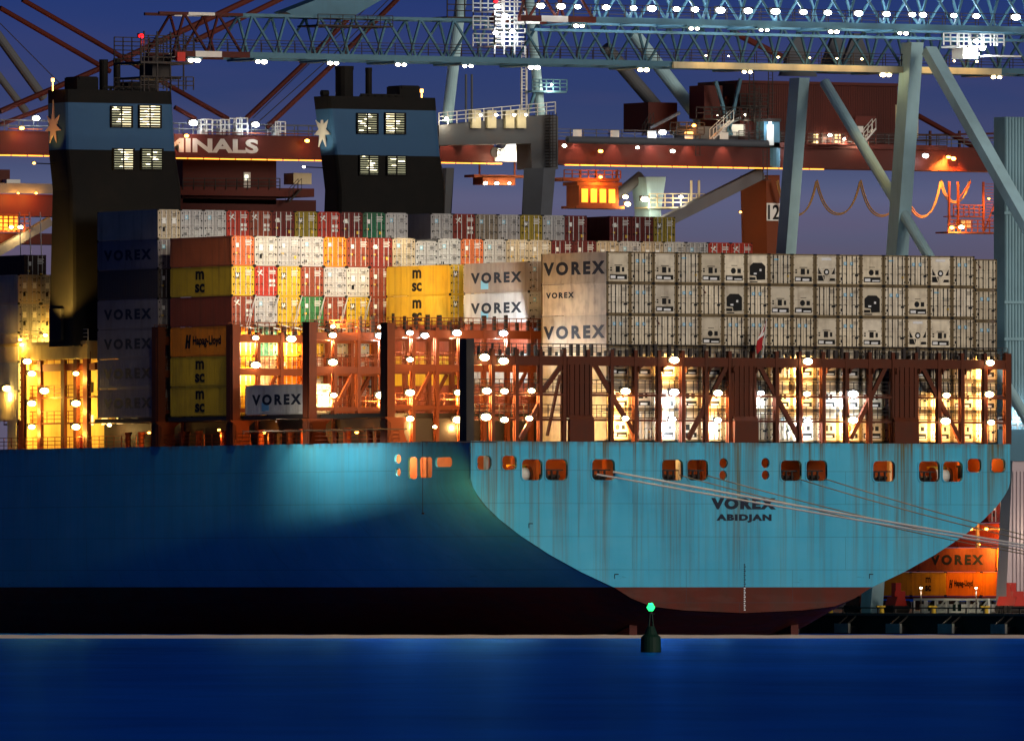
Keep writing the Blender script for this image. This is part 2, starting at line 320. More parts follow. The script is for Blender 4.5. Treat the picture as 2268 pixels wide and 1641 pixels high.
TT = [(0, 0), (.02, .22), (.05, .34), (.112, .415), (.19, .475), (.31, .6), (.44, .715), (.58, .82), (.70, .895), (.80, .945), (.88, .975), (.94, .992), (1, 1)]
def lerp(tab, x):
    for (a, u), (b, v) in zip(tab, tab[1:]):
        if x <= b: return u + (v - u) * (x - a) / (b - a)
    return tab[-1][1]
ZB = [(0, 2.09), (4, .9), (10, -1), (20, -3.5), (40, -7), (80, -10), (400, -10)]
ZF = [(0, 14.4), (28, 12.0), (60, 8.8), (80, 6.3), (110, 1), (130, -2), (400, -2)]
def curve_plate(name, outer, holes, to3d, thick, m, parent):
    cu = bpy.data.curves.new(name, 'CURVE'); cu.dimensions = '2D'; cu.fill_mode = 'BOTH'; cu.extrude = thick
    for pts in [outer] + holes:
        sp = cu.splines.new('POLY'); sp.points.add(len(pts) - 1); sp.use_cyclic_u = True
        for q, p in zip(sp.points, pts): q.co = (p[0], p[1], 0, 1)
    t = bpy.data.objects.new(name, cu); COL.objects.link(t); dg = bpy.context.evaluated_depsgraph_get(); dg.update()
    me = bpy.data.meshes.new_from_object(t.evaluated_get(dg)); bpy.data.objects.remove(t); me.name = name
    for v in me.vertices: v.co = to3d(v.co)
    me.materials.clear(); me.materials.append(M[m]); me.update()
    return link(name, me, parent)
def rrect(x0, x1, z0, z1, r=.5, n=4):
    o = []
    for cx, cz, a0 in ((x1 - r, z1 - r, 0), (x0 + r, z1 - r, 90), (x0 + r, z0 + r, 180), (x1 - r, z0 + r, 270)):
        for i in range(n + 1): a = math.radians(a0 + 90 * i / n); o.append((cx + r * math.cos(a), cz + r * math.sin(a)))
    return o
def pr(x0, x1, y0, y1):
    p = Pa(x0, y1, 0); q = Pa(x1, y0, 0); return (p.x, q.x, p.z, q.z)
PORTS = [(1056.6, 1088, 1009, 1040), (1112, 1144, 1009, 1040), (1155.7, 1201, 1017, 1063), (1208, 1257, 1017, 1063), (1311, 1361.5, 1017, 1063), (1465.8, 1512.6, 1018, 1063.5),
         (1522, 1568, 1018, 1063.5), (1729, 1775, 1019.5, 1064.5), (1785.6, 1832, 1019.5, 1064.5), (1933.5, 1982, 1021, 1066), (2034.7, 2081, 1021.5, 1066.5), (2088, 2132, 1022, 1066.5), (2142.5, 2173, 1015.5, 1045.5), (2195.5, 2226, 1015.5, 1046)]
ROUND = [(1603, 1025.5, 11.5), (1602, 1052, 10.5), (1695.8, 1025, 11.5), (1695.8, 1051.7, 10.5)]
PR = [pr(*p) for p in PORTS]
holes = [rrect(*p, r=.36 if p[1] - p[0] < 1.8 else .42) for p in PR]
for x, y, r in ROUND:
    c = Pa(x, y, 0); rr = r / 24.0; holes.append([(c.x + rr * .95 * math.cos(i * .3927), c.z + rr * math.sin(i * .3927)) for i in range(16)])
def sect(a):
    zb = lerp(ZB, a); zf = lerp(ZF, a); s = min(1, a / 110); s = s * s * (3 - 2 * s); ex = 1 - .8 * s
    bw = 1.0 if a < 215 else max(.02, 1 - ((a - 215) / 85) ** 2)
    return [(B2 * bw * (u ** ex if u > 0 else 0), zb + t * (zf - zb)) for t, u in TT], zf, bw
s0, zf0, _ = sect(0)
outer = [(29.16 - h, z) for h, z in reversed(s0)] + [(29.16 + h, z) for h, z in s0[1:]] + [(29.16 * 2, ZD), (0, ZD)]
curve_plate('transom', outer, holes, lambda v: (v.x, .02 + (v.z + .12) * 1.0 - .0, v.y), .12, 'hull', ship)
AS = [.2, 2, 5, 9, 14, 20, 28, 38, 50, 65, 80, 100, 130, 170, 215, 250, 280, 299]
mb = MB(); rows = []
for a in AS:
    pts, zf, bw = sect(a)
    half = [(h, z) for h, z in pts] + [(B2 * bw, zf + (14.4 - zf) * .5 + .001), (B2 * bw, 14.401 + .002)]
    row = [(29.16 - h, a, z) for h, z in reversed(half)] + [(29.16 + h, a, z) for h, z in half[1:]]; rows.append(row)
n = len(rows[0]); vs = [v for r in rows for v in r]
fs = [(i * n + j, (i + 1) * n + j, (i + 1) * n + j + 1, i * n + j + 1) for i in range(len(rows) - 1) for j in range(n - 1)]
mb.add(vs, fs); mb.build('hull', 'hull', ship, True)
def hb(x0, x1, y0, y1):
    p = Pb(x0, y1, 0); q = Pb(x1, y0, 0); return (min(p.y, q.y), max(p.y, q.y), p.z, q.z)
sh = [rrect(*hb(904, 924, 1012, 1060), r=.35), rrect(*hb(927, 957, 1012, 1058), r=.35), rrect(*hb(964, 1001, 1012, 1034), r=.35), rrect(*hb(874, 888, 1006, 1026), r=.4), rrect(*hb(876, 887, 1037, 1054), r=.3)]
curve_plate('side_plating', [(.15, 14.4), (215, 14.4), (215, ZD), (.15, ZD)], sh, lambda v: (.1 + v.z, v.x, v.y), .1, 'hull', ship)
mb = MB(); mb.box(58.2, 58.32, .2, 215, 14.4, ZD); mb.build('side_plating', 'hull', ship)
for s_ in (1, -1):
    mb = MB(); xs = [29.16 - s_ * 29.16 * (1.0 if a <= 215 else max(.02, 1 - ((a - 215) / 85) ** 2)) for a in AS[14:]]
    for (a, x), (b_, x2) in zip(zip(AS[14:], xs), zip(AS[15:], xs[1:])): mb.add([(x, a, 14.4), (x2, b_, 14.4), (x2, b_, 24), (x, a, ZD if a < 216 else 24)], [(0, 1, 2, 3)])
    mb.build('bow_plating', 'hull', ship)
mb = MB(); mb.box(.22, 58.1, .3, 240, ZD - .3, ZD - .02); mb.build('main_deck', 'deck', ship)
# rudder and skeg below the counter
for bx in (20.5, 38.0):
    mb = MB(); mb.prism([(bx - .45, -6), (bx + .45, -6), (bx + .4, 2.2), (bx - .4, 2.2)], 5.5, 11); mb.build('rudder', 'dred', ship)
mb = MB(); mb.prism([(27.5, -8), (31, -8), (30.3, 1.2), (28, 1.2)], 9, 60); mb.build('skeg', 'dred', ship)
# ---- mooring deck behind the ports
mb = MB(); mb.box(.35, 57.9, .3, 9.0, 14.05, 14.2); mb.build('mooring_deck', 'deck', ship)
mb = MB(); mb.box(.3, 58, 8.6, 8.9, 13.5, 17.55); mb.build('mooring_bulkhead', 'interior', ship)
MB().box(57.9, 58.1, .3, 8.6, 13.5, 17.55).build('mooring_bulkhead', 'interior', ship)
for i, x in enumerate([3.0, 6.9, 10.4, 13.9, 17.2, 20, 24.6, 28, 31.5, 36, 41, 45.5, 48.7, 52.8, 55.6]):
    mb = MB(); y = 2.2 + (i * 37 % 5) * .9; mb.box(x - .12, x + .12, y, y + .5, 13.5, 17.55); mb.build('pillar', 'interior' if i % 3 else 'cwhite', ship)
for i, (x0, x1, z0, z1) in enumerate(PR):
    big = x1 - x0 > 1.8; xm = (x0 + x1) / 2; mb = MB()
    if big and i not in (2, 11):      # fairlead roller frame filling the lower half of the port
        zt = z0 + (z1 - z0) * .52
        mb.box(x0 + .1, x1 - .1, .6, .75, zt - .12, zt, 0)
        for q in (.22, .45, .72): mb.tube((x0 + (x1 - x0) * q, .7, z0 - .1), (x0 + (x1 - x0) * q, .7, zt), .11, 8, 0)
        mb.box(x0 + .3, x1 - .4, 1.2, 1.7, z0 - .1, z0 + .55, 0); mb.tube((x0 + .4, 1.0, z0 + .35), (x1 - .3, 1.0, z0 + .35), .16, 8, 0)
        mb.build('fairlead', 'dsteel', ship)
    elif big:                          # winch drum wound with pale rope
        mb.tube((x0 + .2, 2.2, z0 + .55), (x1 - .2, 2.2, z0 + .55), .62, 14, 1); mb.tube((x0 + .1, 2.2, z0 + .55), (x0 + .25, 2.2, z0 + .55), .85, 14, 0); mb.tube((x1 - .4, 2.2, z0 + .55), (x1 - .2, 2.2, z0 + .55), .85, 14, 0)
        mb.box(x0 + .2, x1 - .3, 2.4, 3.2, z0 + 1.2, z0 + 1.45, 2); mb.build('winch', ['oxide', 'cwhite', 'yel'], ship)
    else:
        mb.tube((xm - .35, 1.6, z0 - .6), (xm - .35, 1.6, z0 + .45), .42, 12, 0); mb.tube((xm - .35, 1.6, z0 + .45), (xm - .35, 1.6, z0 + .65), .55, 12, 0); mb.build('bollard', 'dsteel', ship)
for x, k in ((4.2, 'Lo'), (9.3, 'Lw'), (15.6, 'Lo'), (23.2, 'Lw'), (33.6, 'Lo'), (46.6, 'Lo'), (51.2, 'Lw'), (56.2, 'Lo')):
    lamp(ship, (x, 3.4, 17.1), k, .35, 260 if k == 'Lo' else 170, name='deck_lamp')
lamp(ship, (1.6, 6.5, 17.1), 'Ln', .3, 200, name='deck_lamp'); MB().box(3.2, 3.4, 9, 14.6, 14.2, 17.55).box(.3, 3.4, 14.6, 14.7, 14.2, 17.55).build('mooring_bulkhead', 'interior', ship); MB().box(.35, 3.3, 9, 14.6, 14.05, 14.2).build('mooring_deck', 'deck', ship); lamp(ship, (2.4, 10.6, 16.6), 'Lo', .3, 420, name='deck_lamp'); lamp(ship, (1.6, 13.2, 16.9), 'Ln', .3, 420, name='deck_lamp')
for x0, x1, z0, z1 in PR:            # doubler plates round the ports
    a, b = rrect(x0 - .1, x1 + .1, z0 - .1, z1 + .1, .46), rrect(x0, x1, z0, z1, .38 if x1 - x0 < 1.8 else .44); n = len(a)
    mb = MB(); mb.add([(x, -.05, z) for x, z in a] + [(x, -.05, z) for x, z in b] + [(x, .03, z) for x, z in a] + [(x, .3, z) for x, z in b],
                      [(i, (i + 1) % n, n + (i + 1) % n, n + i) for i in range(n)] + [(i, 2 * n + i, 2 * n + (i + 1) % n, (i + 1) % n) for i in range(n)] + [(n + i, n + (i + 1) % n, 3 * n + (i + 1) % n, 3 * n + i) for i in range(n)])
    mb.build('port_rim', 'hull', ship)
# name on the transom and draught marks
p = Pa(1647, 1115, 0); text('name_lettering', 'VOREX', (p.x, -.006, p.z), 7.0, 1.08, 'aft', 'navy', ship, .07, 1.25)
p = Pa(1648, 1147.5, 0); text('name_lettering', 'ABIDJAN', (p.x, -.006, p.z), 5.95, .78, 'aft', 'navy', ship, .065, 1.2)
mb = MB(); p0 = Pa(1648.5, 1250, 0); p1 = Pa(1648.5, 1350, 0)
for i in range(22):
    z = p0.z + (p1.z - p0.z) * i / 21; mb.box(p0.x - .05, p0.x + (.14 if i % 2 else .08), -.008, -.003, z - .06, z + .06, 0 if z > 4.5 else 1)
mb.build('draught_marks', ['ink', 'white'], ship)
for px, py in ((1176, 1163), (1366, 1275), (1930, 1275)):
    p = Pa(px, py, 0); mb = MB(); mb.box(p.x - .25, p.x - .18, -.008, -.003, p.z - .25, p.z + .2); mb.box(p.x - .25, p.x + .2, -.008, -.003, p.z + .12, p.z + .2); mb.build('tug_mark', 'ink', ship)
# ---- side passage below the stacks: coaming, vents, rail, pedestals
mb = MB(); mb.box(2.6, 55.7, 16, 76, ZD, 20.2); mb.build('hatch_coaming', 'dsteel', ship)
mb = MB()
for y0 in (16.0, 31.0, 45.9, 60.7): mb.box(.3, 58, y0 + .7, y0 + 12.9, 20.25, 20.65)
mb.build('hatch_cover', 'dsteel', ship)
mb = MB(); mb.rail((.35, 14, ZD), (.35, 100, ZD), 1.1, 1.5, .03, 3); mb.build('railing', 'oxide', ship)
for y in [18, 20.6, 22.0, 26.2, 28.6, 34.5, 37.2, 40.8, 43.0, 48.2, 50.1, 55.3, 58.2, 63.2, 66.8, 69.5]:
    mb = MB(); r = .3 if int(y * 10) % 3 else .45; mb.tube((1.7, y, ZD), (1.7, y, ZD + 1.25), r, 10); mb.tube((1.7, y, ZD + 1.25), (1.7, y, ZD + 1.45), r * 1.35, 10); mb.build('deck_vent', 'oxide', ship)
for px, py in ((485, 952), (790, 957), (885, 952), (963, 945), (242, 941), (673, 955), (330, 958), (585, 958)):
    p = Pb(px, py, 1.2); lamp(ship, (1.2, p.y, p.z), 'Lo' if px not in (242, 963) else 'Lw', .4, 330, name='deck_lamp')
# ================================================================ lashing bridges
FLOOR = ZD
def brace(parent, p, q, wd=.36, m='brown'): MB().beam(p, q, wd, .3).build('brace', m, parent)
_post = {}
def posts(parent, a0, ks, zt, m, wide=(), dp=.55):
    key = (zt, m)
    for k in ks:
        b = .1 + 2.535 * k; wd = .62 if k in wide else .34
        mk = (round(zt, 2), m, wd)
        if mk not in _post:
            o = MB().box(-wd / 2, wd / 2, 0, dp, ZD, zt).box(-wd / 2 - .08, wd / 2 + .08, dp * .4, dp * .6, ZD, zt - .3).build('post', m, parent); _post[mk] = o.data
        else: o = link('post', _post[mk], parent)
        o.location += Vector((b, a0, 0))
def lashing_bridge(a0, zt, beams, floors, m, label, wide=(0,), k1=24, xs=(.0, 58.4)):
    br = bpy.data.objects.new('lashing_bridge', None); COL.objects.link(br); br.parent = ship; br.location = Vector((29, a0, ZD)) - ship.location; br['label'] = label
    posts(br, a0, range(k1), zt, m, wide)
    for z, h in beams:
        MB().box(xs[0], xs[1], a0 + .05, a0 + .45, z - h, z).build('cross_beam', m, br)
    for z in floors:
        MB().box(xs[0], xs[1], a0 + .3, a0 + 1.15, z - .12, z - .02).build('walkway', m, br)
        mb = MB(); mb.rail((xs[0], a0 + .22, z), (xs[1], a0 + .22, z), 1.1, 1.27, .028, 3); mb.rail((xs[0], a0 + 1.12, z), (xs[1], a0 + 1.12, z), 1.1, 1.27, .028, 2); mb.build('railing', 'dsteel' if m == 'brown' else m, br)
    return br
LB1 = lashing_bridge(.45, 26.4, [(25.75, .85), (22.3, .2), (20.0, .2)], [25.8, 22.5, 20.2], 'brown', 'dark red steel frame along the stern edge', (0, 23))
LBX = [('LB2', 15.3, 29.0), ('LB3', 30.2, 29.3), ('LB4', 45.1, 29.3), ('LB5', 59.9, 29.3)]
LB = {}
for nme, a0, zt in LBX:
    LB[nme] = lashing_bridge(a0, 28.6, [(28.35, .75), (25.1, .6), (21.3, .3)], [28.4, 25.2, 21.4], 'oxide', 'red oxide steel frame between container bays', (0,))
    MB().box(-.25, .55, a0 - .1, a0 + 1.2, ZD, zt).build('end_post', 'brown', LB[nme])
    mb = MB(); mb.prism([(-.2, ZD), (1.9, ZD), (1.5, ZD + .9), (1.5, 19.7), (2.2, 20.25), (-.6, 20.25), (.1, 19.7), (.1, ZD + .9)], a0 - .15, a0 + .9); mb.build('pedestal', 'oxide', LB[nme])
    for k in range(1, 9, 2):
        b = .1 + 2.535 * k
        MB().beam((b + (2.3 if k % 4 == 1 else 0), a0 + .8, 24.5), (b + (0 if k % 4 == 1 else 2.3), a0 + .8, 20.7), .3, .25).build('brace', 'oxide', LB[nme])
    # lashing gear cluttering the top walkway
    rr = random.Random(int(a0))
    for i in range(48):
        b = .6 + i * 1.2; h = rr.uniform(.5, 1.5); MB().box(b, b + rr.uniform(.15, .4), a0 + .3, a0 + .6, 28.4, 28.4 + h).build('lashing_gear', 'dsteel', LB[nme])
rr = random.Random(3)
for i in range(78):
    b = .4 + i * .75; MB().box(b, b + rr.uniform(.1, .35), .6, .9, 25.8, 25.8 + rr.uniform(.3, 1.2)).build('lashing_gear', 'dsteel', LB1)
MB().box(-.3, .5, .3, 1.6, ZD, 27.3).build('end_post', 'dsteel', LB1)
for x0, x1 in ((1257, 1312), (1622, 1676), (1977, 2031)):
    p = Pa(x0, 970, .4); q = Pa(x1, 785, .4); b0, b1 = p.x, q.x
    mb = MB(); mb.box(b0, b1, .40, .6, 20.1, 25.7)
    for i in range(5): c = b0 + (b1 - b0) * (i + .5) / 5; mb.box(c - .05, c + .05, .3, .4, 20.2, 25.0)
    mb.box(b0, b1, .33, .4, 23.3, 23.42); mb.build('panel', 'brown', LB1)
    mb = MB(); mb.box(b0 + .02, b1 - .02, -.02, .42, ZD + .02, 19.9); mb.add([(b0 + .02, -.02, 19.9), (b1 - .02, -.02, 19.9), (b1 - .02, .42, 20.4), (b0 + .02, .42, 20.4)], [(0, 1, 2, 3)]); mb.build('panel', 'brown', LB1)
for a in ((1250, 800, 1202, 866), (1317, 808, 1411, 972), (1611, 806, 1524, 972), (1680, 808, 1771, 972), (1964, 806, 1884, 970), (2039, 808, 2127, 976), (1196, 891, 1153, 972), (1240, 830, 1212, 965)):
    brace(LB1, Pa(a[0], a[1], .75), Pa(a[2], a[3], .75), .42 if a[0] != 1240 else .2)
for k in range(7, 23):   # round-cornered brackets under the top beam
    b = .1 + 2.535 * k; MB().prism([(b + .17, 24.9), (b + .17, 24.35), (b + .32, 24.7), (b + .62, 24.9)], .1, .4).build('bracket', 'brown', LB1)
for i in range(7, 24):   # reefer power columns behind the posts
    b = .75 + 2.535 * i
    if b < 57: MB().tube((b, 1.35, ZD), (b, 1.35, 25), .13, 8).build('conduit', 'oxide', LB1)
LP = {'LB1': [(1493, 797, 'Lw'), (1493, 868, 'Lc'), (1489, 928, 'Lc'), (1385, 866, 'Lw'), (1385, 926, 'Lw'), (1590, 870, 'Lw'), (1590, 930, 'Ln'), (1685, 870, 'Lc'), (1789, 800, 'Lw'), (1787, 872, 'Lw'), (1789, 932, 'Lc'),
              (1889, 872, 'Lc'), (1889, 930, 'Lw'), (2096, 875, 'Lw'), (2094, 932, 'Lw'), (2193, 803, 'Lw'), (2191, 873, 'Lw'), (2195, 935, 'Lw'), (1073, 791, 'Lw'), (1078, 865, 'Lw'), (1076, 923, 'Lw'), (1115, 799, 'Lw'), (1117, 866, 'Lw'),
              (1117, 929, 'Lw'), (1177, 865, 'Lw'), (1172, 926, 'Lw')],
      'LB2': [(908, 737, 'Ln'), (941, 743, 'Lc'), (1012, 737, 'Ln'), (908, 796, 'Lw'), (908, 869, 'Lw'), (1015, 869, 'Lw'), (908, 927, 'Lw'), (1013, 929, 'Lw'), (1115, 738, 'Lc')],
      'LB3': [(737, 742, 'Lw'), (841, 743, 'Lc'), (737, 802, 'Lw'), (739, 875, 'Lw'), (843, 875, 'Lw')],
      'LB4': [(566, 748, 'Lw'), (566, 808, 'Lw'), (645, 750, 'Lw'), (645, 880, 'Lo')]}
AY = {'LB1': .45, 'LB2': 15.3, 'LB3': 30.2, 'LB4': 45.1}
for kk, v in LP.items():
    for px, py, c in v:
        p = Pa(px, py, AY[kk] - .3); lamp(LB1 if kk == 'LB1' else LB[kk], p, c, .8, {'Lw': 560, 'Ln': 520, 'Lc': 640, 'Lo': 400}[c] * (2.6 if kk == 'LB1' else 3.3), down=.3, loff=(0, 1.2, 0))
# ================================================================ funnels
def funnel(poly_px, a0, lens, band, tops, louvres, star, lab):
    fu = bpy.data.objects.new('funnel', None); COL.objects.link(fu); fu.parent = ship; fu['label'] = lab
    P3 = [Pa(x, y, a0) for x, y in poly_px]   # left side top->bottom, then right side bottom->top
    fu.location = Vector((P3[0].x, a0, 20.7)) - ship.location
    def edge(pts, z):
        for p, q in zip(pts, pts[1:]):
            if min(p.z, q.z) - 1e-6 <= z <= max(p.z, q.z) + 1e-6: t = (z - p.z) / (q.z - p.z) if abs(q.z - p.z) > 1e-6 else 0; return p.x + (q.x - p.x) * t
        return pts[0].x
    nl = len(poly_px) // 2; Lf = P3[:nl]; Rt = P3[nl:][::-1]
    zt = max(p.z for p in P3) - .01; zb = 27.7; zband = [Pa(x, y, a0).z for x, y in band]
    Lf[-1] = Vector((Lf[-1].x, a0, zb)); Rt[-1] = Vector((Rt[-1].x, a0, zb))
    Lf[0] = Vector((Lf[0].x, a0, zt)); Rt[0] = Vector((Rt[0].x, a0, zt))
    def ln(z): t = (zt - z) / (zt - zb); return lens[0] + (lens[1] - lens[0]) * max(0, t * 1.6 - .6)
    def shell(name, z0, z1, m):
        zs = sorted({z0, z1, *[p.z for p in Lf + Rt if z0 < p.z < z1], *([z0 + (z1 - z0) * i / 6 for i in range(7)])}); mb = MB(); vs = []
        for z in zs:
            l, r = edge(Lf, z), edge(Rt, z); d = ln(z); c = .55
            ring = [(l, c), (l + c * .12, c * .45), (l + c * .45, c * .12), (l + c, 0), (r - c, 0), (r - c * .45, c * .12), (r - c * .12, c * .45), (r, c), (r, d), (l, d)]
            vs += [(x, a0 + y, z) for x, y in ring]
        n = 10
        fs = [(i * n + j, i * n + (j + 1) % n, (i + 1) * n + (j + 1) % n, (i + 1) * n + j) for i in range(len(zs) - 1) for j in range(n)]
        fs += [tuple(range(n - 1, -1, -1)), tuple(range((len(zs) - 1) * n, len(zs) * n))]
        mb.add(vs, fs); mb.build(name, m, fu)
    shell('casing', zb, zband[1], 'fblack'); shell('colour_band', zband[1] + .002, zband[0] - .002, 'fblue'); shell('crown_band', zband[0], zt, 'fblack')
    for kind, x0, x1, y0, y1 in tops:
        p = Pa(x0, y1, a0 + 2); q = Pa(x1, y0, a0 + 2); cx = (p.x + q.x) / 2; r = (q.x - p.x) / 2
        if kind == 'pipe': MB().tube((cx, a0 + 2, zt - .3), (cx, a0 + 2, q.z), r, 14).tube((cx, a0 + 2, q.z - .35), (cx, a0 + 2, q.z + .02), r * 1.06, 14).build('exhaust_pipe', 'fblack', fu)
        elif kind == 'rail':
            mb = MB(); mb.beam((p.x, a0 + .3, q.z), (q.x, a0 + .3, q.z), .3, .2)
            for i in range(7): x = p.x + (q.x - p.x) * i / 6; mb.beam((x, a0 + .3, zt - .1), (x, a0 + .3, q.z), .2, .2)
            mb.build('top_rail', 'fblack', fu)
        elif kind == 'dome': MB().tube((p.x, a0 + 2, (p.z + q.z) / 2), (q.x, a0 + 2, (p.z + q.z) / 2), (q.z - p.z) / 2, 14).build('vent_cowl', 'fblack', fu)
        else: MB().box(p.x, q.x, a0 + .8, a0 + 3.4, zt - .1, q.z).box(p.x + .2, q.x - .2, a0 + .7, a0 + 3.5, q.z - .25, q.z + .08).build('vent_box', 'fblack', fu)
    for j, (x0, x1, y0, y1) in enumerate(louvres):
        p = Pa(x0, y1, a0); q = Pa(x1, y0, a0); mb = MB(); ns_ = 8; H = (q.z - p.z) / ns_
        vr = random.Random(j * 7 + int(x0)); xs_ = [p.x, p.x + (q.x - p.x) * .48, q.x]
        for u in range(2): mb.box(xs_[u], xs_[u + 1], a0 - .03, a0 - .01, p.z, q.z, 0 if vr.random() < .55 else 2)
        for i in range(ns_):
            z = p.z + H * (i + .84)
            if vr.random() < .7: c_ = vr.uniform(p.x, q.x - .8); mb.box(c_, c_ + vr.uniform(.25, .75), a0 - .06, a0 - .03, z, z + .09, 3)
        for (u0, u1, w0, w1) in ((p.x - .12, p.x, p.z - .12, q.z + .12), (q.x, q.x + .12, p.z - .12, q.z + .12), (p.x, q.x, p.z - .12, p.z), (p.x, q.x, q.z, q.z + .12)): mb.box(u0, u1, a0 - .22, a0 - .005, w0, w1, 1)
        for i in range(ns_):
            z = p.z + H * i
            mb.box(p.x + .02, q.x - .02, a0 - .16, a0 - .062, z + .02, z + H * .78, 1)
        mb.box((p.x + q.x) / 2 - .05, (p.x + q.x) / 2 + .05, a0 - .2, a0 - .06, p.z, q.z, 1)
        mb.build('louvre', ['Lvent', 'fblack', 'Lvent2', 'Lvent3'], fu)
    # seven-pointed emblem with one long ray, standing proud of the port face
    cx, cy, ry, rlong = star; c = Pb(cx, cy, edge(Lf, Pa(cx, cy, a0).z)); R = 1.75
    pts = []
    for i in range(14):
        a = math.radians(90 + i * 360 / 14); r = R * (1.0 if i % 2 == 0 else .40)
        if i == 0: r = rlong
        pts.append((c.y - r * math.cos(a) * .95, c.z + r * math.sin(a)))
    xx = edge(Lf, c.z) - .05; n = 14
    mb = MB(); mb.add([(xx - .1, y, z) for y, z in pts] + [(xx, y, z) for y, z in pts] + [(xx - .1, c.y, c.z)], [(i, (i + 1) % n, 2 * n) for i in range(n)] + [(i, n + i, n + (i + 1) % n, (i + 1) % n) for i in range(n)])
    mb.build('emblem', 'star', fu)
    return fu, c
FA = 76.5
f1, s1 = funnel([(146, 198), (148, 333), (157, 420), (158, 700), (404, 700), (404, 418), (391, 333), (383, 202)], FA, (3.7, 4.6), [(145, 227), (148, 331)],
       [('pipe', 221, 238, 133, 200), ('pipe', 252, 266, 131, 200), ('pipe', 311, 347, 136, 200), ('box', 158, 205, 173, 200), ('box', 271, 300, 184, 200), ('rail', 210, 310, 197, 200)],
       [(246, 290, 238, 280), (308, 354, 236, 281), (251, 294, 332, 374), (313, 358, 332, 374)], (120, 281, 0, 2.6), 'nearer funnel to port with two slim pipes on top')
f2, s2 = funnel([(728, 213), (744, 342), (753, 420), (753, 700), (989, 700), (989, 402), (978, 345), (968, 217)], FA, (3.0, 4.2), [(728, 241), (744, 343)],
       [('pipe', 745, 780, 148, 215), ('pipe', 810, 823, 151, 215), ('box', 872, 917, 193, 215), ('dome', 712, 726, 200, 214), ('rail', 780, 872, 214, 228)],
       [(791, 834, 254, 294), (853, 895, 253, 295), (796, 837, 347, 386), (857, 898, 348, 386)], (716, 290, 0, 3.6), 'starboard funnel with one broad stack')
for f, px, py, x in ((f1, 117, 181, 1), (f2, 934, 205, 1)):
    p = Pa(px, py, FA + 1); MB().tube((p.x, p.y, p.z - .9), (p.x, p.y, p.z), .05).tube((p.x, p.y, p.z), (p.x, p.y, p.z + .3), .15).build('mast_lamp', 'Lo', f)
for f, s, k in ((f1, s1, 'Lo'), (f2, s2, 'Ln')):   # floodlights that wash the emblems
    p = s + Vector((-3.0, -1.5, -3.6)); lamp(f, p, k, .3, 900 if k == 'Ln' else 500, aim=s + Vector((0, 0, .6)), spot=70, down=-.7); MB().beam(p + Vector((0, .2, 0)), (s.x + .3, s.y + .4, p.z), .1, .1).build('lamp_arm', 'fblack', f)
# ================================================================ engine casing house below the port funnel
hs = bpy.data.objects.new('deckhouse', None); COL.objects.link(hs); hs.parent = ship; hs['label'] = 'yellow lit engine casing house under the port funnel'
hs.location = Vector((6, 80, ZD)) - ship.location
yA, yB = Pb(193, 780, .5).y, Pb(2, 780, .5).y
zS = Pb(100, 757, .5).z
MB().box(.5, 12, yA, yB, zS - 1.7, zS).box(.3, 12, yA - .1, yB, zS - .35, zS - .05).build('roof_slab', 'ochre', hs)
mb = MB(); mb.rail((.6, yA, zS), (.6, yB, zS), 1.1, 1.4, .035, 3); mb.build('railing', 'cream', hs)
MB().box(6, 57, 74.5, 88, ZD, zS - 1.7).build('house_wall', 'ochre', hs)
MB().box(.6, 6, 88.05, 88.3, ZD, zS - 1.7).build('house_wall', 'ochre', hs)
for y in (75.5, 78.5, 81.6, 84.5): 
    for z in (20.2, 23.4): MB().box(5.9, 5.99, y, y + 1.1, z, z + 1.0).build('window', 'black' if z > 21 else 'Lwin', hs)
for px, wd in ((28, .9), (48, .5), (88, .35), (140, .35), (168, .35), (190, .45)):
    y = Pb(px, 850, .8).y; MB().box(.7, .7 + wd, y - wd, y + wd, ZD, zS - 1.75).build('column', 'cream' if px == 28 else 'brown', hs)
for zc, h in ((26.1, .7), (22.9, .15), (20.4, .15)):
    MB().box(.8, 1.3, yA - 1, yB, zc - h, zc).build('cross_beam', 'oxide', hs)
    mb = MB(); mb.rail((.85, yA, zc), (.85, yB, zc), 1.1, 1.4, .03, 3); mb.build('railing', 'oxide', hs)
for px, py in ((70, 827), (168, 827), (98, 865), (70, 893), (168, 893), (70, 945), (168, 945), (60, 800), (15, 860)):
    lamp(hs, Pb(px, py, .22), 'Ly', .75, 800, loff=(.05, 0, 0)); lamp(hs, Pb(px, py, 4.2), 'Ly', .4, 300)
MB().box(4.2, 6, yA, yB, zS, zS + .1).build('walkway', 'cream', hs)
pl_ = Pb(100, 742, f1.location.x + ship.location.x - 2.6); lamp(hs, pl_, 'Ly', .35, 15000, name='deck_lamp', aim=pl_ + Vector((3.2, 2.2, 5.2)), spot=62, down=-.6)
p = Pb(124, 715, edge_x := f1.location.x + ship.location.x + .3); MB().box(p.x - .1, p.x + .2, p.y - 1.2, p.y + 1.2, zS, zS + 3.1).build('door', 'black', hs)
for i, (x0, x1) in enumerate(((1.2, 3.0), (3.2, 5.0))): MB().tube((x0, 79 + i * 2.5, ZD), (x0, 79 + i * 2.5, ZD + 1.3), .3, 10).build('deck_vent', 'bred', hs)
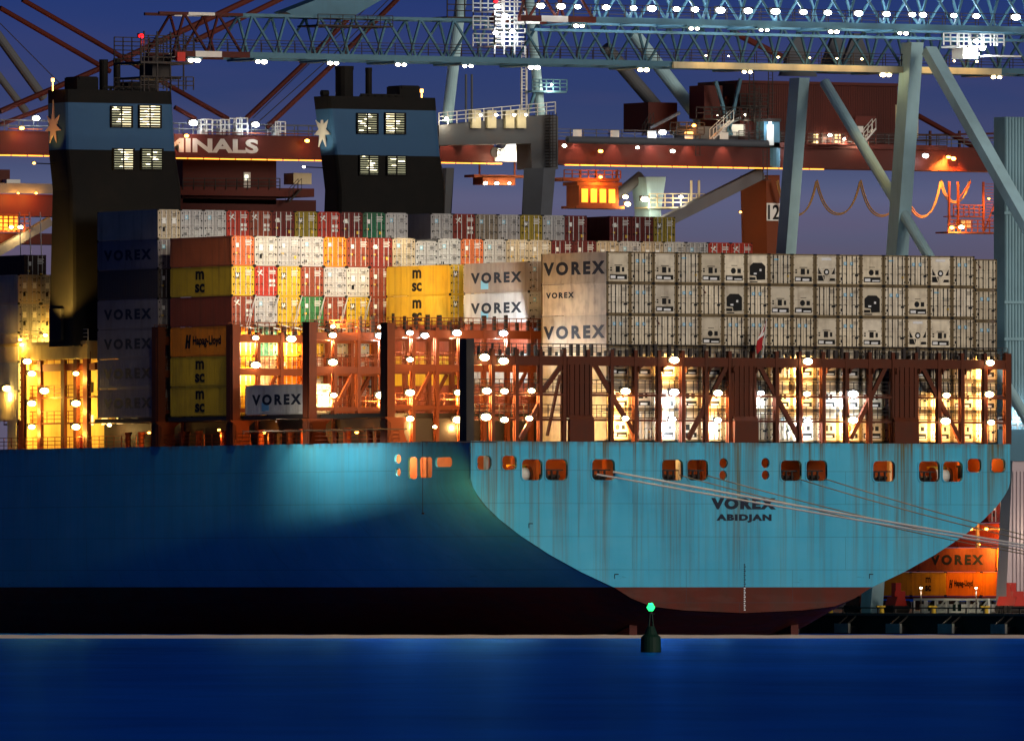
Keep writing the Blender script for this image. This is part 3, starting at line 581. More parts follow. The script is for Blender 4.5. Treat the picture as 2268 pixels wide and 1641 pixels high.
# ================================================================ containers
CW, CL = 2.438, 12.192
def body_mesh(L, H, kind):
    mb = MB(); x = CW / 2
    mb.box(-x + .05, x - .05, .14, L - .05, .1, H - .06, 0)
    for sx in (-1, 1):
        mb.box(sx * (x - .16), sx * x, 0, .16, 0, H, 2); mb.box(sx * (x - .16), sx * x, L - .16, L, 0, H, 2)
        mb.box(sx * (x - .1), sx * (x - .005), .16, L - .16, 0, .16, 0); mb.box(sx * (x - .1), sx * (x - .005), .16, L - .16, H - .11, H, 0)
        for yy in (.0, L - .178):
            for zz in (-.012, H - .1): mb.box(sx * (x - .165), sx * (x + .008), yy - .006, yy + .18, zz, zz + .118, 1)
        if kind == 'box':      # corrugated side
            n = int(L * 3.0); st = (L - .36) / n; o = sx * (x - .012); i_ = sx * (x - .058); vs = []
            for k in range(n):
                y = .18 + k * st
                for yy, xx in ((y, i_), (y + st * .3, i_), (y + st * .45, o), (y + st * .85, o)): vs += [(xx, yy, .15), (xx, yy, H - .1)]
            vs += [(i_, L - .18, .15), (i_, L - .18, H - .1)]
            mb.add(vs, [(2 * k, 2 * k + 2, 2 * k + 3, 2 * k + 1) for k in range(len(vs) // 2 - 1)], 0)
    mb.box(-x + .16, x - .16, .0, .1, 0, .14, 2); mb.box(-x + .16, x - .16, 0, .1, H - .12, H, 2); mb.box(-x + .15, x - .15, .09, .13, .12, H - .1, 1)
    return mb
def door_mesh(H, s, reefer, rods=0):
    # one leaf on side s (-1/1): panel with pressed ribs, two locking rods, handles and hinges
    mb = MB(); x0, x1 = (.02, CW / 2 - .17) if s > 0 else (-(CW / 2 - .17), -.02); z0, z1 = .15, H - .13
    if rods < 1: mb.box(x0, x1, .03, .088, z0, z1, 0)
    if not reefer and not rods:
        for i in range(5):
            z = z0 + .2 + (z1 - z0 - .3) * i / 5; h = (z1 - z0) / 5 * .42
            if i not in (3,): mb.add([(x0 + .06, .028, z), (x1 - .06, .028, z), (x1 - .06, -.002, z + .07), (x0 + .06, -.002, z + .07), (x1 - .06, -.002, z + h - .07), (x0 + .06, -.002, z + h - .07), (x1 - .06, .028, z + h), (x0 + .06, .028, z + h)],
                   [(0, 1, 2, 3), (3, 2, 4, 5), (5, 4, 6, 7), (0, 3, 5, 7), (1, 6, 4, 2)], 0)
    w = x1 - x0
    for q in (.28, .74) if rods else ():
        x = x0 + w * (q if s > 0 else 1 - q); mb.box(x - .026, x + .026, -.045, -.005, z0 - .05, z1 + .05, 2 if reefer else 1)
        for zq in (.04, .34, .66, .94): mb.box(x - .06, x + .06, -.035, .03, z0 + (z1 - z0) * zq - .03, z0 + (z1 - z0) * zq + .03, 2)
        mb.box(x - .02, x + .3 * s, -.06, -.045, z0 + .95, z0 + 1.0, 2)
    if rods: return mb
    xe = x1 if s > 0 else x0
    for i in range(4): z = z0 + .2 + (z1 - z0 - .4) * i / 3; mb.box(xe - .04, xe + .07, -.02, .03, z - .07, z + .07, 2)
    if reefer: mb.box(x0 + .05, x1 - .05, .02, .032, z0 + (z1 - z0) * .55, z0 + (z1 - z0) * .555, 2)
    return mb
def unit_mesh(H, v):
    # reefer machinery end: white panel, evaporator covers above, dark fan and condenser openings below
    mb = MB(); x = CW / 2 - .17; z0, z1 = .14, H - .13; mb.box(-x, x, .03, .09, z0, z1, 0); h = z1 - z0
    def B(a, b, c, d, m=1, y=.02, y1=.032): mb.box(-x + 2 * x * a, -x + 2 * x * b, y, y1, z0 + h * c, z0 + h * d, m)
    B(.06, .94, .53, .535, 1); B(.06, .94, .96, .965, 1); B(.06, .94, .26, .265, 1)
    if v == 0:
        B(.36, .58, .32, .53); B(.68, .8, .34, .5); B(.08, .17, .36, .42); B(.08, .17, .45, .5); B(.06, .94, .07, .24); B(.1, .35, .1, .2, 2, .01, .021); B(.45, .8, .09, .17, 2, .01, .021); B(.3, .7, .56, .585)
    elif v == 1:
        mb.tube((-.1, .032, z0 + h * .42), (-.1, .012, z0 + h * .42), .27, 16, 1); B(.06, .94, .07, .25); B(.66, .84, .34, .5); B(.12, .4, .1, .2, 2, .01, .021); B(.5, .88, .1, .15, 2, .01, .021); B(.35, .65, .6, .62)
    elif v == 2:
        vs = [(-x * .8, .28), (-x * .8, .6), (-x * .45, .72), (x * .45, .72), (x * .8, .6), (x * .8, .12), (-x * .1, .1), (-x * .15, .24)]
        mb.add([(a, .02, z0 + h * b) for a, b in vs], [tuple(range(8))], 1); B(.08, .4, .1, .2, 1); B(.1, .5, .02, .06, 1); B(.3, .45, .3, .36, 2, .01, .019); B(.6, .7, .42, .5, 2, .01, .019)
    else:
        mb.tube((0, .032, z0 + h * .42), (0, .012, z0 + h * .42), .3, 16, 1); mb.tube((0, .012, z0 + h * .42), (0, .006, z0 + h * .42), .16, 12, 2)
        for s in (-1, 1): mb.beam((s * x * .75, .02, z0 + h * .62), (s * x * .22, .02, z0 + h * .1), .07, .03, 0)
        for s in (-1, 1): mb.add([(s * x * .86, .024, z0 + h * .58), (s * x * .86, .024, z0 + h * .34), (s * x * .5, .024, z0 + h * .34)], [(0, 1, 2)], 1)
        B(.06, .4, .1, .3); B(.62, .94, .1, .2); B(.25, .75, .84, .93, 2)
    for s in (-1, 1):
        for i in range(4): mb.box(s * (x - .05), s * (x + .02), .01, .03, z0 + h * (.12 + i * .26), z0 + h * (.16 + i * .26), 1)
    return mb
_me = {}
def mesh_of(key, fn, mats):
    if key not in _me:
        o = fn().build(key[0], mats); _me[key] = o.data; bpy.data.objects.remove(o)
    return _me[key]
def dmesh(name, fn, mats): return mesh_of((name,), fn, mats)
def star7(mb, cx, cz, r, y, m):
    n = 14; p = [(cx + (r if i % 2 == 0 else r * .42) * math.cos(math.radians(90 + i * 360 / n)), y, cz + (r if i % 2 == 0 else r * .42) * math.sin(math.radians(90 + i * 360 / n))) for i in range(n)]
    mb.add(p + [(cx, y, cz)], [(i, (i + 1) % n, n) for i in range(n)], m)
def mk_star(H):
    mb = MB(); mb.box(-.78, -.42, -.02, -.012, H * .68, H * .68 + .36, 0); star7(mb, -.6, H * .68 + .18, .15, -.024, 1)
    for i in range(3): mb.box(.3, .95 - .1 * (i % 2), -.02, -.012, H * .8 - i * .14, H * .8 - i * .14 + .05, 2)
    for i in range(2): mb.box(.35, .8, -.02, -.012, H * .35 - i * .1, H * .35 - i * .1 + .04, 2)
    mb.box(-.9, -.6, -.02, -.012, .35, .62, 2); return mb
def mk_rstar(H):
    mb = MB()
    for x in (-.62, .1): mb.box(x, x + .3, -.02, -.012, H * .66, H * .66 + .3, 0); star7(mb, x + .15, H * .66 + .15, .1, -.024, 1)
    for i in range(3): mb.box(.45, .95, -.02, -.012, H * .85 - i * .12, H * .85 - i * .12 + .04, 2)
    mb.box(-.95, -.82, -.02, -.012, .5, .75, 2); mb.box(.62, .95, -.02, -.012, H * .3, H * .3 + .2, 2); return mb
def mk_bird(H):
    mb = MB()
    for a, b in (((-.95, H * .83), (-.35, H * .7)), ((-.88, H * .68), (-.42, H * .86)), ((-.7, H * .78), (-.5, H * .88))): mb.beam((a[0], -.02, a[1]), (b[0], -.02, b[1]), .08, .008, 1)
    for x in (.3, .68):
        for z in (H * .32, H * .46): mb.box(x, x + .28, -.02, -.012, z, z + .28, 1)
    for i in range(3): mb.box(.35, 1.0, -.02, -.012, H * .84 - i * .13, H * .84 - i * .13 + .06, 1)
    return mb
def mk_rows(H):
    mb = MB(); mb.box(-.8, -.45, -.02, -.012, H * .62, H * .62 + .4, 1)
    for i in range(4): mb.box(.25, .95 - .12 * (i % 2), -.02, -.012, H * .84 - i * .14, H * .84 - i * .14 + .06, 1)
    mb.box(.55, .85, -.02, -.012, H * .25, H * .25 + .28, 3); mb.box(-.85, -.6, -.02, -.012, H * .4, H * .4 + .16, 3); return mb
def mk_panels(H):
    mb = MB(); mb.box(-.8, -.35, -.02, -.012, H * .52, H * .52 + .55, 1); mb.box(.3, .75, -.02, -.012, H * .52, H * .52 + .55, 1); mb.box(-.7, -.45, -.02, -.012, H * .25, H * .25 + .4, 2)
    for i in range(2): mb.box(.3, .9, -.02, -.012, H * .84 - i * .13, H * .84 - i * .13 + .05, 2)
    return mb
def mk_arrow(H):
    mb = MB(); mb.add([(-.95, -.015, H * .86), (-.5, -.015, H * .72), (-.72, -.015, H * .7)], [(0, 2, 1)], 4); mb.box(-.4, -.1, -.02, -.012, H * .62, H * .63, 2); mb.box(.62, .95, -.02, -.012, H * .3, H * .3 + .2, 2); return mb
DM = ['sky', 'white', 'ink', 'yel', 'dred']
def mk_panels2(H):
    mb = MB(); mb.box(-.75, -.3, -.02, -.012, H * .55, H * .55 + .012, 2); mb.box(-.75, -.74, -.02, -.012, H * .35, H * .8, 2); mb.box(.55, .95, -.02, -.012, H * .3, H * .3 + .2, 2)
    for i in range(4): mb.box(.35, .9, -.02, -.012, H * .86 - i * .1, H * .86 - i * .1 + .03, 2)
    return mb
def mk_rows2(H):
    mb = MB(); mb.box(-.9, -.7, -.02, -.012, H * .2, H * .2 + .3, 2); mb.box(.7, .9, -.02, -.012, H * .25, H * .25 + .18, 3); mb.box(-.7, -.2, -.02, -.012, H * .8, H * .8 + .12, 0)
    for i in range(3): mb.box(.3, .95, -.02, -.012, H * .62 - i * .1, H * .62 - i * .1 + .03, 2)
    return mb
MK = {'panels2': mk_panels2, 'rows2': mk_rows2, 'star': mk_star, 'rstar': mk_rstar, 'bird': mk_bird, 'rows': mk_rows, 'panels': mk_panels, 'arrow': mk_arrow}
def container(at, col, style, label, group, mark=None, side=None, H=2.76, L=CL, ends='door', cat='container', panel=False):
    """at: the bottom of the end that faces aft, on the centre line."""
    reefer = style == 'reefer'; c4 = (*col, 1)
    o = thing('reefer_container' if reefer else 'shipping_container', at, label, cat, group)
    paint = 'reefer' if reefer else 'box'
    def put(name, me):
        q = bpy.data.objects.new(name, me); COL.objects.link(q); q.parent = o; q.color = c4; return q
    put('body', mesh_of(('body', L, H, style), lambda: body_mesh(L, H, style), [paint, 'rubber', 'rframe' if reefer else paint]))
    if ends == 'door':
        for s in (-1, 1):
            dr = put('door', mesh_of(('door', H, s, reefer), lambda: door_mesh(H, s, reefer), [paint, 'rod', 'rubber'])); rd = put('locking_rods', mesh_of(('locking_rods', H, s, reefer), lambda: door_mesh(H, s, reefer, 1), [paint, 'rod', 'rubber'])); rd.parent = dr
    elif ends != 'none': put('machinery_panel', mesh_of(('machinery_panel', H, ends), lambda: unit_mesh(H, ends), [paint, 'rubber', 'rod']))
    if mark in MK: put('door_marking', mesh_of(('door_marking', mark, H), lambda: MK[mark](H), DM))
    elif mark:
        q = put('door_lettering', text_mesh(mark, .62, .34 if mark != 'm\nsc' else .62, 'aft', 'ink' if mark == 'm\nsc' else 'white', .02)); q.location = (-.6, -.03, H * .68)
        put('door_marking', mesh_of(('door_marking', 'rows', H), lambda: mk_rows(H), DM))
    if panel:
        q = put('blue_panel', mesh_of(('blue_panel',), lambda: MB().box(-CW / 2 - .004, -CW / 2 + .02, 7.6, 9.0, .35, 1.15), ['sky'])); q.color = (1, 1, 1, 1)
    if side:
        body_, wd, ht, m, dy, dz = side
        if body_ == 'Hapag-Lloyd':
            def emb():
                mb = MB(); k = wd / 5.6
                for u in (0, .55):
                    vs = [(0, 0), (.38, 0), (.62, 1.3), (.24, 1.3)]
                    vs = [(-CW / 2 - .008, -(a + u) * k, b * k) for a, b in vs]; mb.add(vs, [(0, 1, 2, 3)])
                mb.box(-CW / 2 - .008, -CW / 2 - .004, -.95 * k, -.2 * k, .52 * k, .76 * k); return mb
            q = put('side_emblem', mesh_of(('side_emblem', wd), emb, ['ink'])); q.location = (0, L / 2 + dy + wd * .5 + 1.5 * wd / 5.6, H / 2 - .62 * wd / 5.6)
        q = put('side_lettering', text_mesh(body_, wd, ht, 'port', m, .05 if m == 'navy' else .035, 1.4 if m == 'navy' else 1.0)); q.location = (-CW / 2 - .006, L / 2 + dy, H / 2 + dz)
    return o
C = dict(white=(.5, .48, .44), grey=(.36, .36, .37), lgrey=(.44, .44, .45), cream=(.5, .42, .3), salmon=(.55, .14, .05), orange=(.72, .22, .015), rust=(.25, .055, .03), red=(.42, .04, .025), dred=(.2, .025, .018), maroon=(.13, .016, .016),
         yellow=(.62, .40, .03), olive=(.3, .23, .03), green=(.03, .2, .07), dgreen=(.02, .13, .07), teal=(.06, .24, .22), brown=(.17, .055, .035), dark=(.06, .05, .05), slate=(.2, .18, .2), mauve=(.26, .21, .2), gbrown=(.22, .19, .15))
NM = dict(white='white', grey='grey', lgrey='pale grey', cream='cream', salmon='salmon orange', orange='bright orange', rust='rust brown', red='red', dred='dark red', maroon='maroon', yellow='yellow', olive='olive yellow', green='green',
          dgreen='deep green', teal='teal', brown='dark brown', dark='nearly black', slate='slate grey', mauve='dim mauve grey', gbrown='grey brown')
BO = .44 + 1.22; PIT = 2.5
def bx(i): return BO + PIT * i
BASE = 20.70; TP = 2.84
TN = {6: 'top', 5: 'second', 4: 'third', 3: 'fourth', 2: 'fifth', 1: 'bottom'}
VX = ('VOREX', 9.6, 1.02, 'navy', 0, 0); MS = ('m\nsc', 1.9, 2.05, 'ink', .2, 0); HL = ('Hapag-Lloyd', 5.6, 1.1, 'ink', -1.2, 0)
# --- bay 4: the multicoloured wall seen above the lashing bridges
A4 = 46.47; G4 = 'containers of the multicoloured wall'
top = ['salmon', 'white', 'lgrey', 'lgrey', 'orange', 'rust', 'dred', 'cream', 'lgrey', 'lgrey', 'salmon', 'lgrey', 'cream', 'cream', 'maroon', 'maroon', 'cream', 'lgrey', 'cream', 'white', 'grey', 'red', 'red']
tmk = ['rows', 'panels', 'rows', 'star', 'star', 'rows', 'tex', 'star', 'star', 'star', 'rows', 'star', 'rows', 'rows', 'rows', 'rows', 'panels', 'star', 'panels', 'star', 'star', 'bird', 'bird']
g5 = ['yellow', 'red', 'yellow', 'rust', 'lgrey', 'white', 'rust', 'cream']; m5 = ['m\nsc', 'bird', 'm\nsc', 'rows', 'star', 'panels', 'rows', 'star']
g4 = ['rust', 'lgrey', 'yellow', 'green', 'rust', 'yellow', 'rust', 'grey']; m4 = ['bird', 'star', 'm\nsc', 'rows', 'rows', 'm\nsc', 'rows', 'star']
g3 = ['orange', 'teal', 'yellow', 'yellow', 'cream', 'white', 'orange', 'rust']; g2 = ['yellow', 'cream', 'orange', 'white', 'rust', 'salmon', 'grey', 'cream']; g1 = ['yellow', 'yellow', 'cream', 'cream', 'rust', 'salmon', 'cream', 'rust']
c0 = {6: 'brown', 5: 'yellow', 4: 'brown', 3: 'salmon', 2: 'yellow', 1: 'yellow'}
for t, cols, mks in ((6, top, tmk), (5, g5, m5), (4, g4, m4), (3, g3, None), (2, g2, None), (1, g1, None)):
    for i, cn in enumerate(cols):
        H = 2.8 if not (t == 6 and i == 8) else 2.55; mk = mks[i] if mks else ('m\nsc' if cn == 'yellow' else 'rows' if i % 2 else 'star')
        sd = None
        if i == 0: sd = {5: MS, 3: HL, 2: MS, 1: MS}.get(t)
        lab = f"{NM[cn]} container, {ORD[i]} from the m-sc lettered end, {TN[t]} tier of multicoloured wall"
        if sd: lab = f"{NM[cn]} container with black lettering on its side, {TN[t]} tier at multicoloured wall's end"
        container((bx(i), A4, BASE + TP * (t - 1) + .02), C[cn], 'box', lab, G4, mk, sd, H)
# --- bay 5: the row behind, one tier higher
A5 = 61.15; G5 = 'containers of the row below the funnels'
r5 = ['cream', 'lgrey', 'lgrey', 'red', 'rust', 'maroon', 'olive', 'red', 'maroon', 'dgreen', 'lgrey', None, 'grey', 'dred', 'gbrown', 'grey', 'olive', 'grey', 'maroon', None, 'maroon', 'maroon', 'olive']
k5 = ['panels', 'star', 'star', 'bird', 'bird', 'CAI', 'm\nsc', 'bird', 'CAI', 'rows', 'star', None, 'star', 'bird', 'star', 'star', 'm\nsc', 'star', 'rows', None, 'tex', 'rows', 'm\nsc']
for i, cn in enumerate(r5):
    if cn: container((bx(i), A5, BASE + TP * 6 + .02), C[cn], 'box', f"{NM[cn]} container, {ORD[i]} place from the port end, top row below the funnels", G5, k5[i], None, 2.8)
for i in range(23): container((bx(i), A5, BASE + TP * 5 + .02), C[('slate', 'grey', 'rust', 'maroon')[i % 4]], 'box', f"{NM[('slate', 'grey', 'rust', 'maroon')[i % 4]]} container, {ORD[i]} from the port end, tier under the top row below funnels", G5, 'star' if i == 0 else None, VX if i == 0 else None, 2.8) if i in (0, 1, 2, 10, 11, 12, 18, 19, 20, 21, 22) else None
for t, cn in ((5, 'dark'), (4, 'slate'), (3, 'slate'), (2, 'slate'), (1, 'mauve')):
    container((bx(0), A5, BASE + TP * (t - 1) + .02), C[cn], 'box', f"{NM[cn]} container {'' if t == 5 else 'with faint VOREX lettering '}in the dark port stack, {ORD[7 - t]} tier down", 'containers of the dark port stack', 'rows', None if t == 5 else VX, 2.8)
# --- bays 2 and 3: only their inboard columns are loaded
for A, nm, cols in ((31.6, 'yellow stack', ['yellow', 'yellow', 'rust', 'yellow', 'rust']), (16.7, 'grey corrugated stack', ['mauve', 'lgrey', 'rust', 'grey', 'rust'])):
    for col in (6, 7):
        for q, cn in enumerate(cols):
            t = 5 - q; yel = A > 30; lt = 'm sc' if yel else 'VOREX'
            lab = f"{NM[cn]} container {'with ' + lt + ' lettering ' if col == 6 and q < 2 else ''}in {nm}, {ORD[q]} tier down, {'outer' if col == 6 else 'inner'} column"
            container((bx(col) + .3, A, BASE + TP * (t - 1) + .02), (C[cn] if cn != 'mauve' else (.3, .25, .22)), 'box', lab, 'containers of the ' + nm, 'm\nsc' if cn == 'yellow' else 'star', (MS if yel else VX) if col == 6 and q < 2 else None, 2.8, panel=not yel and col == 6 and q < 2)
container((bx(0), 31.6, BASE + .02), (.55, .55, .55), 'box', 'single pale grey container with VOREX lettering standing alone on the hatch cover', None, 'star', VX, 2.8, panel=True)
# light blue panels beside the lettering of the grey containers
# --- bay 1: the stern stack of reefers
A1 = 1.75; G1 = 'reefers of the stern stack'; Z1 = 18.05; T1 = 2.915
rowT = [0, 'D', 0, 'D', 0, 1, 2, 'D', 0, 3, 'D', 1, 'D', 'D', 3, 'D', 'D']; row2 = ['D', 'D', 0, 'D', 'D', 2, 'D', 0, 1, 'D', 'D', 2, 'D', 1, 'D', 'D', 'D']; row3 = ['D', 'D', 'D', 'D', 1, 'D', 'D', 'D', 'D', 0, 'D', 0, 'D', 3, 0, 'D', 'D']
rr = random.Random(11); lower = [[rr.choice([0, 'D', 'D', 1, 0]) for _ in range(17)] for _ in range(3)]
UN = {0: 'square fan opening', 1: 'round fan opening', 2: 'black machinery recess', 3: 'braced round fan', 'D': 'plain doors'}
TN1 = ['top', 'second', 'third', 'fourth', 'fifth', 'bottom']
for r, row in enumerate([rowT, row2, row3] + lower):
    for i, v in enumerate(row):
        sd = None
        if i == 0: sd = {0: ('VOREX', 11.4, 1.25, 'navy', 0, 0), 1: ('VOREX', 5.2, .55, 'navy', 2.6, .45), 2: ('VOREX', 11.4, 1.25, 'navy', 0, -.1)}.get(r)
        tint = rr.uniform(.72, 1.08); hu = rr.uniform(-.03, .03); col = (.78 * tint, (.68 + hu * .4) * tint, (.51 + hu) * tint)
        mk = None if v in (0, 1, 2, 3) and v != 'D' else rr.choice(['rstar', 'rstar', 'arrow', 'rstar', 'panels2', 'rows2'])
        dz = -.25 if i == 16 else 0
        lab = f"white reefer with {UN[v]}, {ORD[i]} from the VOREX end, {TN1[r]} tier of stern stack"
        container((bx(6 + i) + .06, A1 + (.03 if i % 3 else 0), Z1 + T1 * (5 - r) + dz * (r < 3)), col, 'reefer', lab, G1, mk, sd, 2.87, ends='door' if v == 'D' else v, cat='reefer')
# --- forward of the port funnel
for t in range(1, 6):
    for col in (0, 1): container((bx(col), 89.6, BASE + TP * (t - 1) + .02), C['cream' if (t + col) % 2 else 'grey'], 'box', f"{'cream' if (t + col) % 2 else 'grey'} container forward of the port funnel, {ORD[t - 1]} tier up, {'outer' if col == 0 else 'inner'} column", 'containers forward of the port funnel', 'panels', None, 2.8)
p = Pa(40, 627, 97); q = Pa(100, 572, 97)
hung = container((p.x + 1.9, 97, p.z), (.04, .022, .02), 'box', 'dark container hanging on thin wires beside the port funnel', None, 'rows', None, 2.76)
lamp(ship, Pb(45, 752, .25), 'Ly', .4, 1500, name='deck_lamp'); lamp(ship, (3.6, 88.2, 29.2), 'Ly', .35, 900, name='deck_lamp')
# lashing rods crossing the ends of the multicoloured wall
for i in range(0, 7):
    for dx in (0, .28):
        mb = MB(); z0 = 28.9; mb.tube((bx(i) - 1.15 + 2.5, A4 - .12, BASE + TP * 4 + .1), (bx(i) - .2 + dx, A4 - .9, z0), .035, 6); mb.tube((bx(i) - 1.0, A4 - .12, BASE + TP * 3 + .1), (bx(i) + .9 + dx, A4 - .9, z0), .035, 6)
        mb.build('lashing_rod', 'rod', LB['LB4'])
# ================================================================ blue lattice cranes
def lattice(parent, a, b0, b1, zb, zt, wb, wt, pitch, tip, m, mr='cred', mwh='cwhite', redlen=(2.2, 5.0, 8.0)):
    """truss boom running along x from its tip b0 to b1; bottom chords at a -/+ wb, top chords at a -/+ wt"""
    def zone(b):
        d = b - b0
        return 0 if not tip else (1 if d < redlen[0] else 2 if d < redlen[1] else 1 if d < redlen[2] else 0)
    cuts = [b0, b0 + redlen[0], b0 + redlen[1], b0 + redlen[2], b1]
    for s in (-1, 1):
        mb = MB(); mt = MB()
        for x0, x1 in zip(cuts, cuts[1:]):
            zc = zone((x0 + x1) / 2); mb.box(x0, x1, a + s * wb - .3, a + s * wb + .3, zb - .12, zb + .42, zc); mt.beam((x0 - (.9 if x0 == b0 else 0), a + s * wt, zt), (x1, a + s * wt, zt), .28, .28, zc)
        mb.build('bottom_chord', [m, mr, mwh], parent); mt.build('top_chord', [m, mr, mwh], parent)
        mb = MB(); n = int((b1 - b0) / pitch)
        for i in range(n):
            x = b0 + i * pitch; zc = zone(x + pitch / 2); A = (x, a + s * wb, zb + .3); T = (x + pitch / 2, a + s * wt, zt); Bq = (x + pitch, a + s * wb, zb + .3)
            mb.beam(A, T, .2, .2, zc); mb.beam(T, Bq, .2, .2, zc)
        mb.build('web_members', [m, mr, mwh], parent)
        mb = MB(); mb.rail((b0, a + s * (wb + .6), zb + .42), (b1, a + s * (wb + .6), zb + .42), 1.1, 1.8, .03, 2); mb.build('railing', 'dsteel', parent)
    mb = MB(); n = int((b1 - b0) / pitch)
    for i in range(n):
        x = b0 + (i + .5) * pitch; mb.beam((x, a - wt, zt), (x, a + wt, zt), .18, .18); mb.beam((x, a - wt, zt), (x + pitch, a + wt, zt), .12, .12); mb.box(x - .12, x + .12, a - wb, a + wb, zb, zb + .2)
    mb.build('cross_bracing', m, parent)
def box_leg(parent, name, px_top, px_bot, w_a, w_b, b, m, ztop=None, zbot=QZ):
    p = Pb(*px_top, b); q = Pb(*px_bot, b); d = (q - p); z = ztop if ztop is not None else p.z; P = p + d * ((z - p.z) / d.z); Q = p + d * ((zbot - p.z) / d.z); mb = MB(); vs = []
    for c, k in ((Q, 1.0), (P, 1.0)): vs += [(c.x - w_b / 2, c.y - w_a / 2, c.z), (c.x + w_b / 2, c.y - w_a / 2, c.z), (c.x + w_b / 2, c.y + w_a / 2, c.z), (c.x - w_b / 2, c.y + w_a / 2, c.z)]
    mb.add(vs, [(0, 3, 2, 1), (4, 5, 6, 7), (0, 1, 5, 4), (1, 2, 6, 5), (2, 3, 7, 6), (3, 0, 4, 7)]); return mb.build(name, m, parent)
def tube_px(parent, name, p, q, px_r, b, m, ext=0.0, n=14, b2=None):
    P = Pb(*p, b); Q = Pb(*q, b if b2 is None else b2); d = Q - P; Q = Q + d * ext
    return MB().tube(P, Q, px_r * (P - CAM).dot(FV) / F, n).build(name, m, parent)
# crane 1: boom over the after bays
A1C = 34.0
zb1 = Pa(650, 128, A1C - 2.6).z; zt1 = Pa(650, 36, A1C - 1.4).z; b01 = Pa(384, 120, A1C - 2.6).x
cr1 = thing('blue_crane', (66, A1C, QZ), 'pale blue quay crane with red and white boom tip reaching over the funnels', 'crane', 'quay cranes')
lattice(cr1, A1C, b01, 112, zb1, zt1, 2.6, 1.4, 3.62, True, 'cblue')
for px, py, k, wt in ((430, 128, 'Ln', 500), (578, 136, 'Ln', 500), (738, 138, 'Ln', 900), (888, 144, 'Ln', 900), (1036, 150, 'Ln', 900), (1183, 155, 'Ln', 900), (1655, 171, 'Lw', 90), (1962, 181, 'Lw', 90), (2207, 189, 'Lw', 110), (1425, 163, 'Lw', 500)):
    p = Pa(px, py, A1C - 2.6); p.z = zb1 - .45
    for dx in (-.34, .34): lamp(cr1, p + Vector((dx, 0, 0)), k, .5, wt * 15, light=dx > 0, down=.3, aim=(p.x, 47.5, 33), spot=62)
    MB().box(p.x - .8, p.x + .8, A1C - 2.8, A1C + 2.6, zb1 - .3, zb1 - .12).build('lamp_bracket', 'cblue', cr1)
mb = MB(); x0 = Pa(640, 30, A1C).x; x1 = Pa(765, 30, A1C).x
mb.prism([(x0, zt1), (x1, zt1), (x1 + 3, zt1 + 1.6), (x1 + 14, zt1 + 6.4), (x1 + 13, zt1 + 7.4), (x0 + 4, zt1 + 2.2), (x0 - 1, zt1 + .4)], A1C - 1.2, A1C + 1.2); mb.build('stay_bracket', 'cblue', cr1)
mb = MB(); mb.box(x0 + 2, x1 + 4, A1C - 2, A1C + 2, zt1 - .9, zt1 - .75)
for p, q in (((x0 + 2, A1C - 2, zt1 - .9), (x1 + 4, A1C - 2, zt1 - .9)),): mb.rail(p, q, 1.1, 1.3, .03, 3)
mb.build('stay_platform', 'dsteel', cr1)
# end platform with red beacon at the boom tip
tp = Pa(345, 120, A1C); mb = MB(); mb.box(tp.x - 3.0, tp.x + 2.6, A1C - 2.6, A1C + 2.6, tp.z - 1.0, tp.z - .8); mb.box(tp.x - 2.6, tp.x + 1.5, A1C - 2.2, A1C + 2.2, tp.z - 2.4, tp.z - 2.2)
for z in (-.8, .4, -3.4): mb.rail((tp.x - 3, A1C - 2.6, tp.z + z), (tp.x + 2.6, A1C - 2.6, tp.z + z), 1.2, .8, .045, 3); mb.rail((tp.x - 3, A1C + 2.6, tp.z + z), (tp.x + 2.6, A1C + 2.6, tp.z + z), 1.2, .9, .045, 3)
for x in (-2.6, -1.2, .2, 1.6): mb.beam((tp.x + x, A1C - 2.5, tp.z - 3.6), (tp.x + x, A1C - 2.5, tp.z + 2.0), .12)
mb.box(tp.x - .9, tp.x + 1.1, A1C - 1, A1C + 1, tp.z - 2.2, tp.z - .2); mb.build('tip_platform', 'dsteel', cr1)
bp = Pa(313, 80, A1C - 2.4); MB().tube((bp.x, bp.y, tp.z - .8), (bp.x, bp.y, bp.z - .2), .07).build('beacon_mast', 'dsteel', cr1); o = lamp(cr1, bp, 'Lr', .6, 60, name='beacon')
mb = MB(); q = Pa(398, 122, A1C - 2.8); mb.box(q.x - .35, q.x + .5, q.y - .2, q.y + .2, q.z - .6, q.z + .25); mb.build('tip_buffer', 'bred', cr1)
# legs and braces of crane 1 (waterside)
box_leg(cr1, 'leg', (1770, 186), (1741, 561), 1.85, 1.15, 64.5, 'pblue', ztop=zb1 - .2)
box_leg(cr1, 'leg', (2021, 95), (1987, 565), 1.9, 1.35, 66, 'pblue')
tube_px(cr1, 'brace', (1827, 184), (2060, 572), 12, 66, 'pblue', ext=2.0)
p = Pb(2058, 112, 66); q = Pb(2272, 492, 66); MB().beam(p, q + (q - p) * .9, 1.25, 1.0).build('brace', 'pblue', cr1)
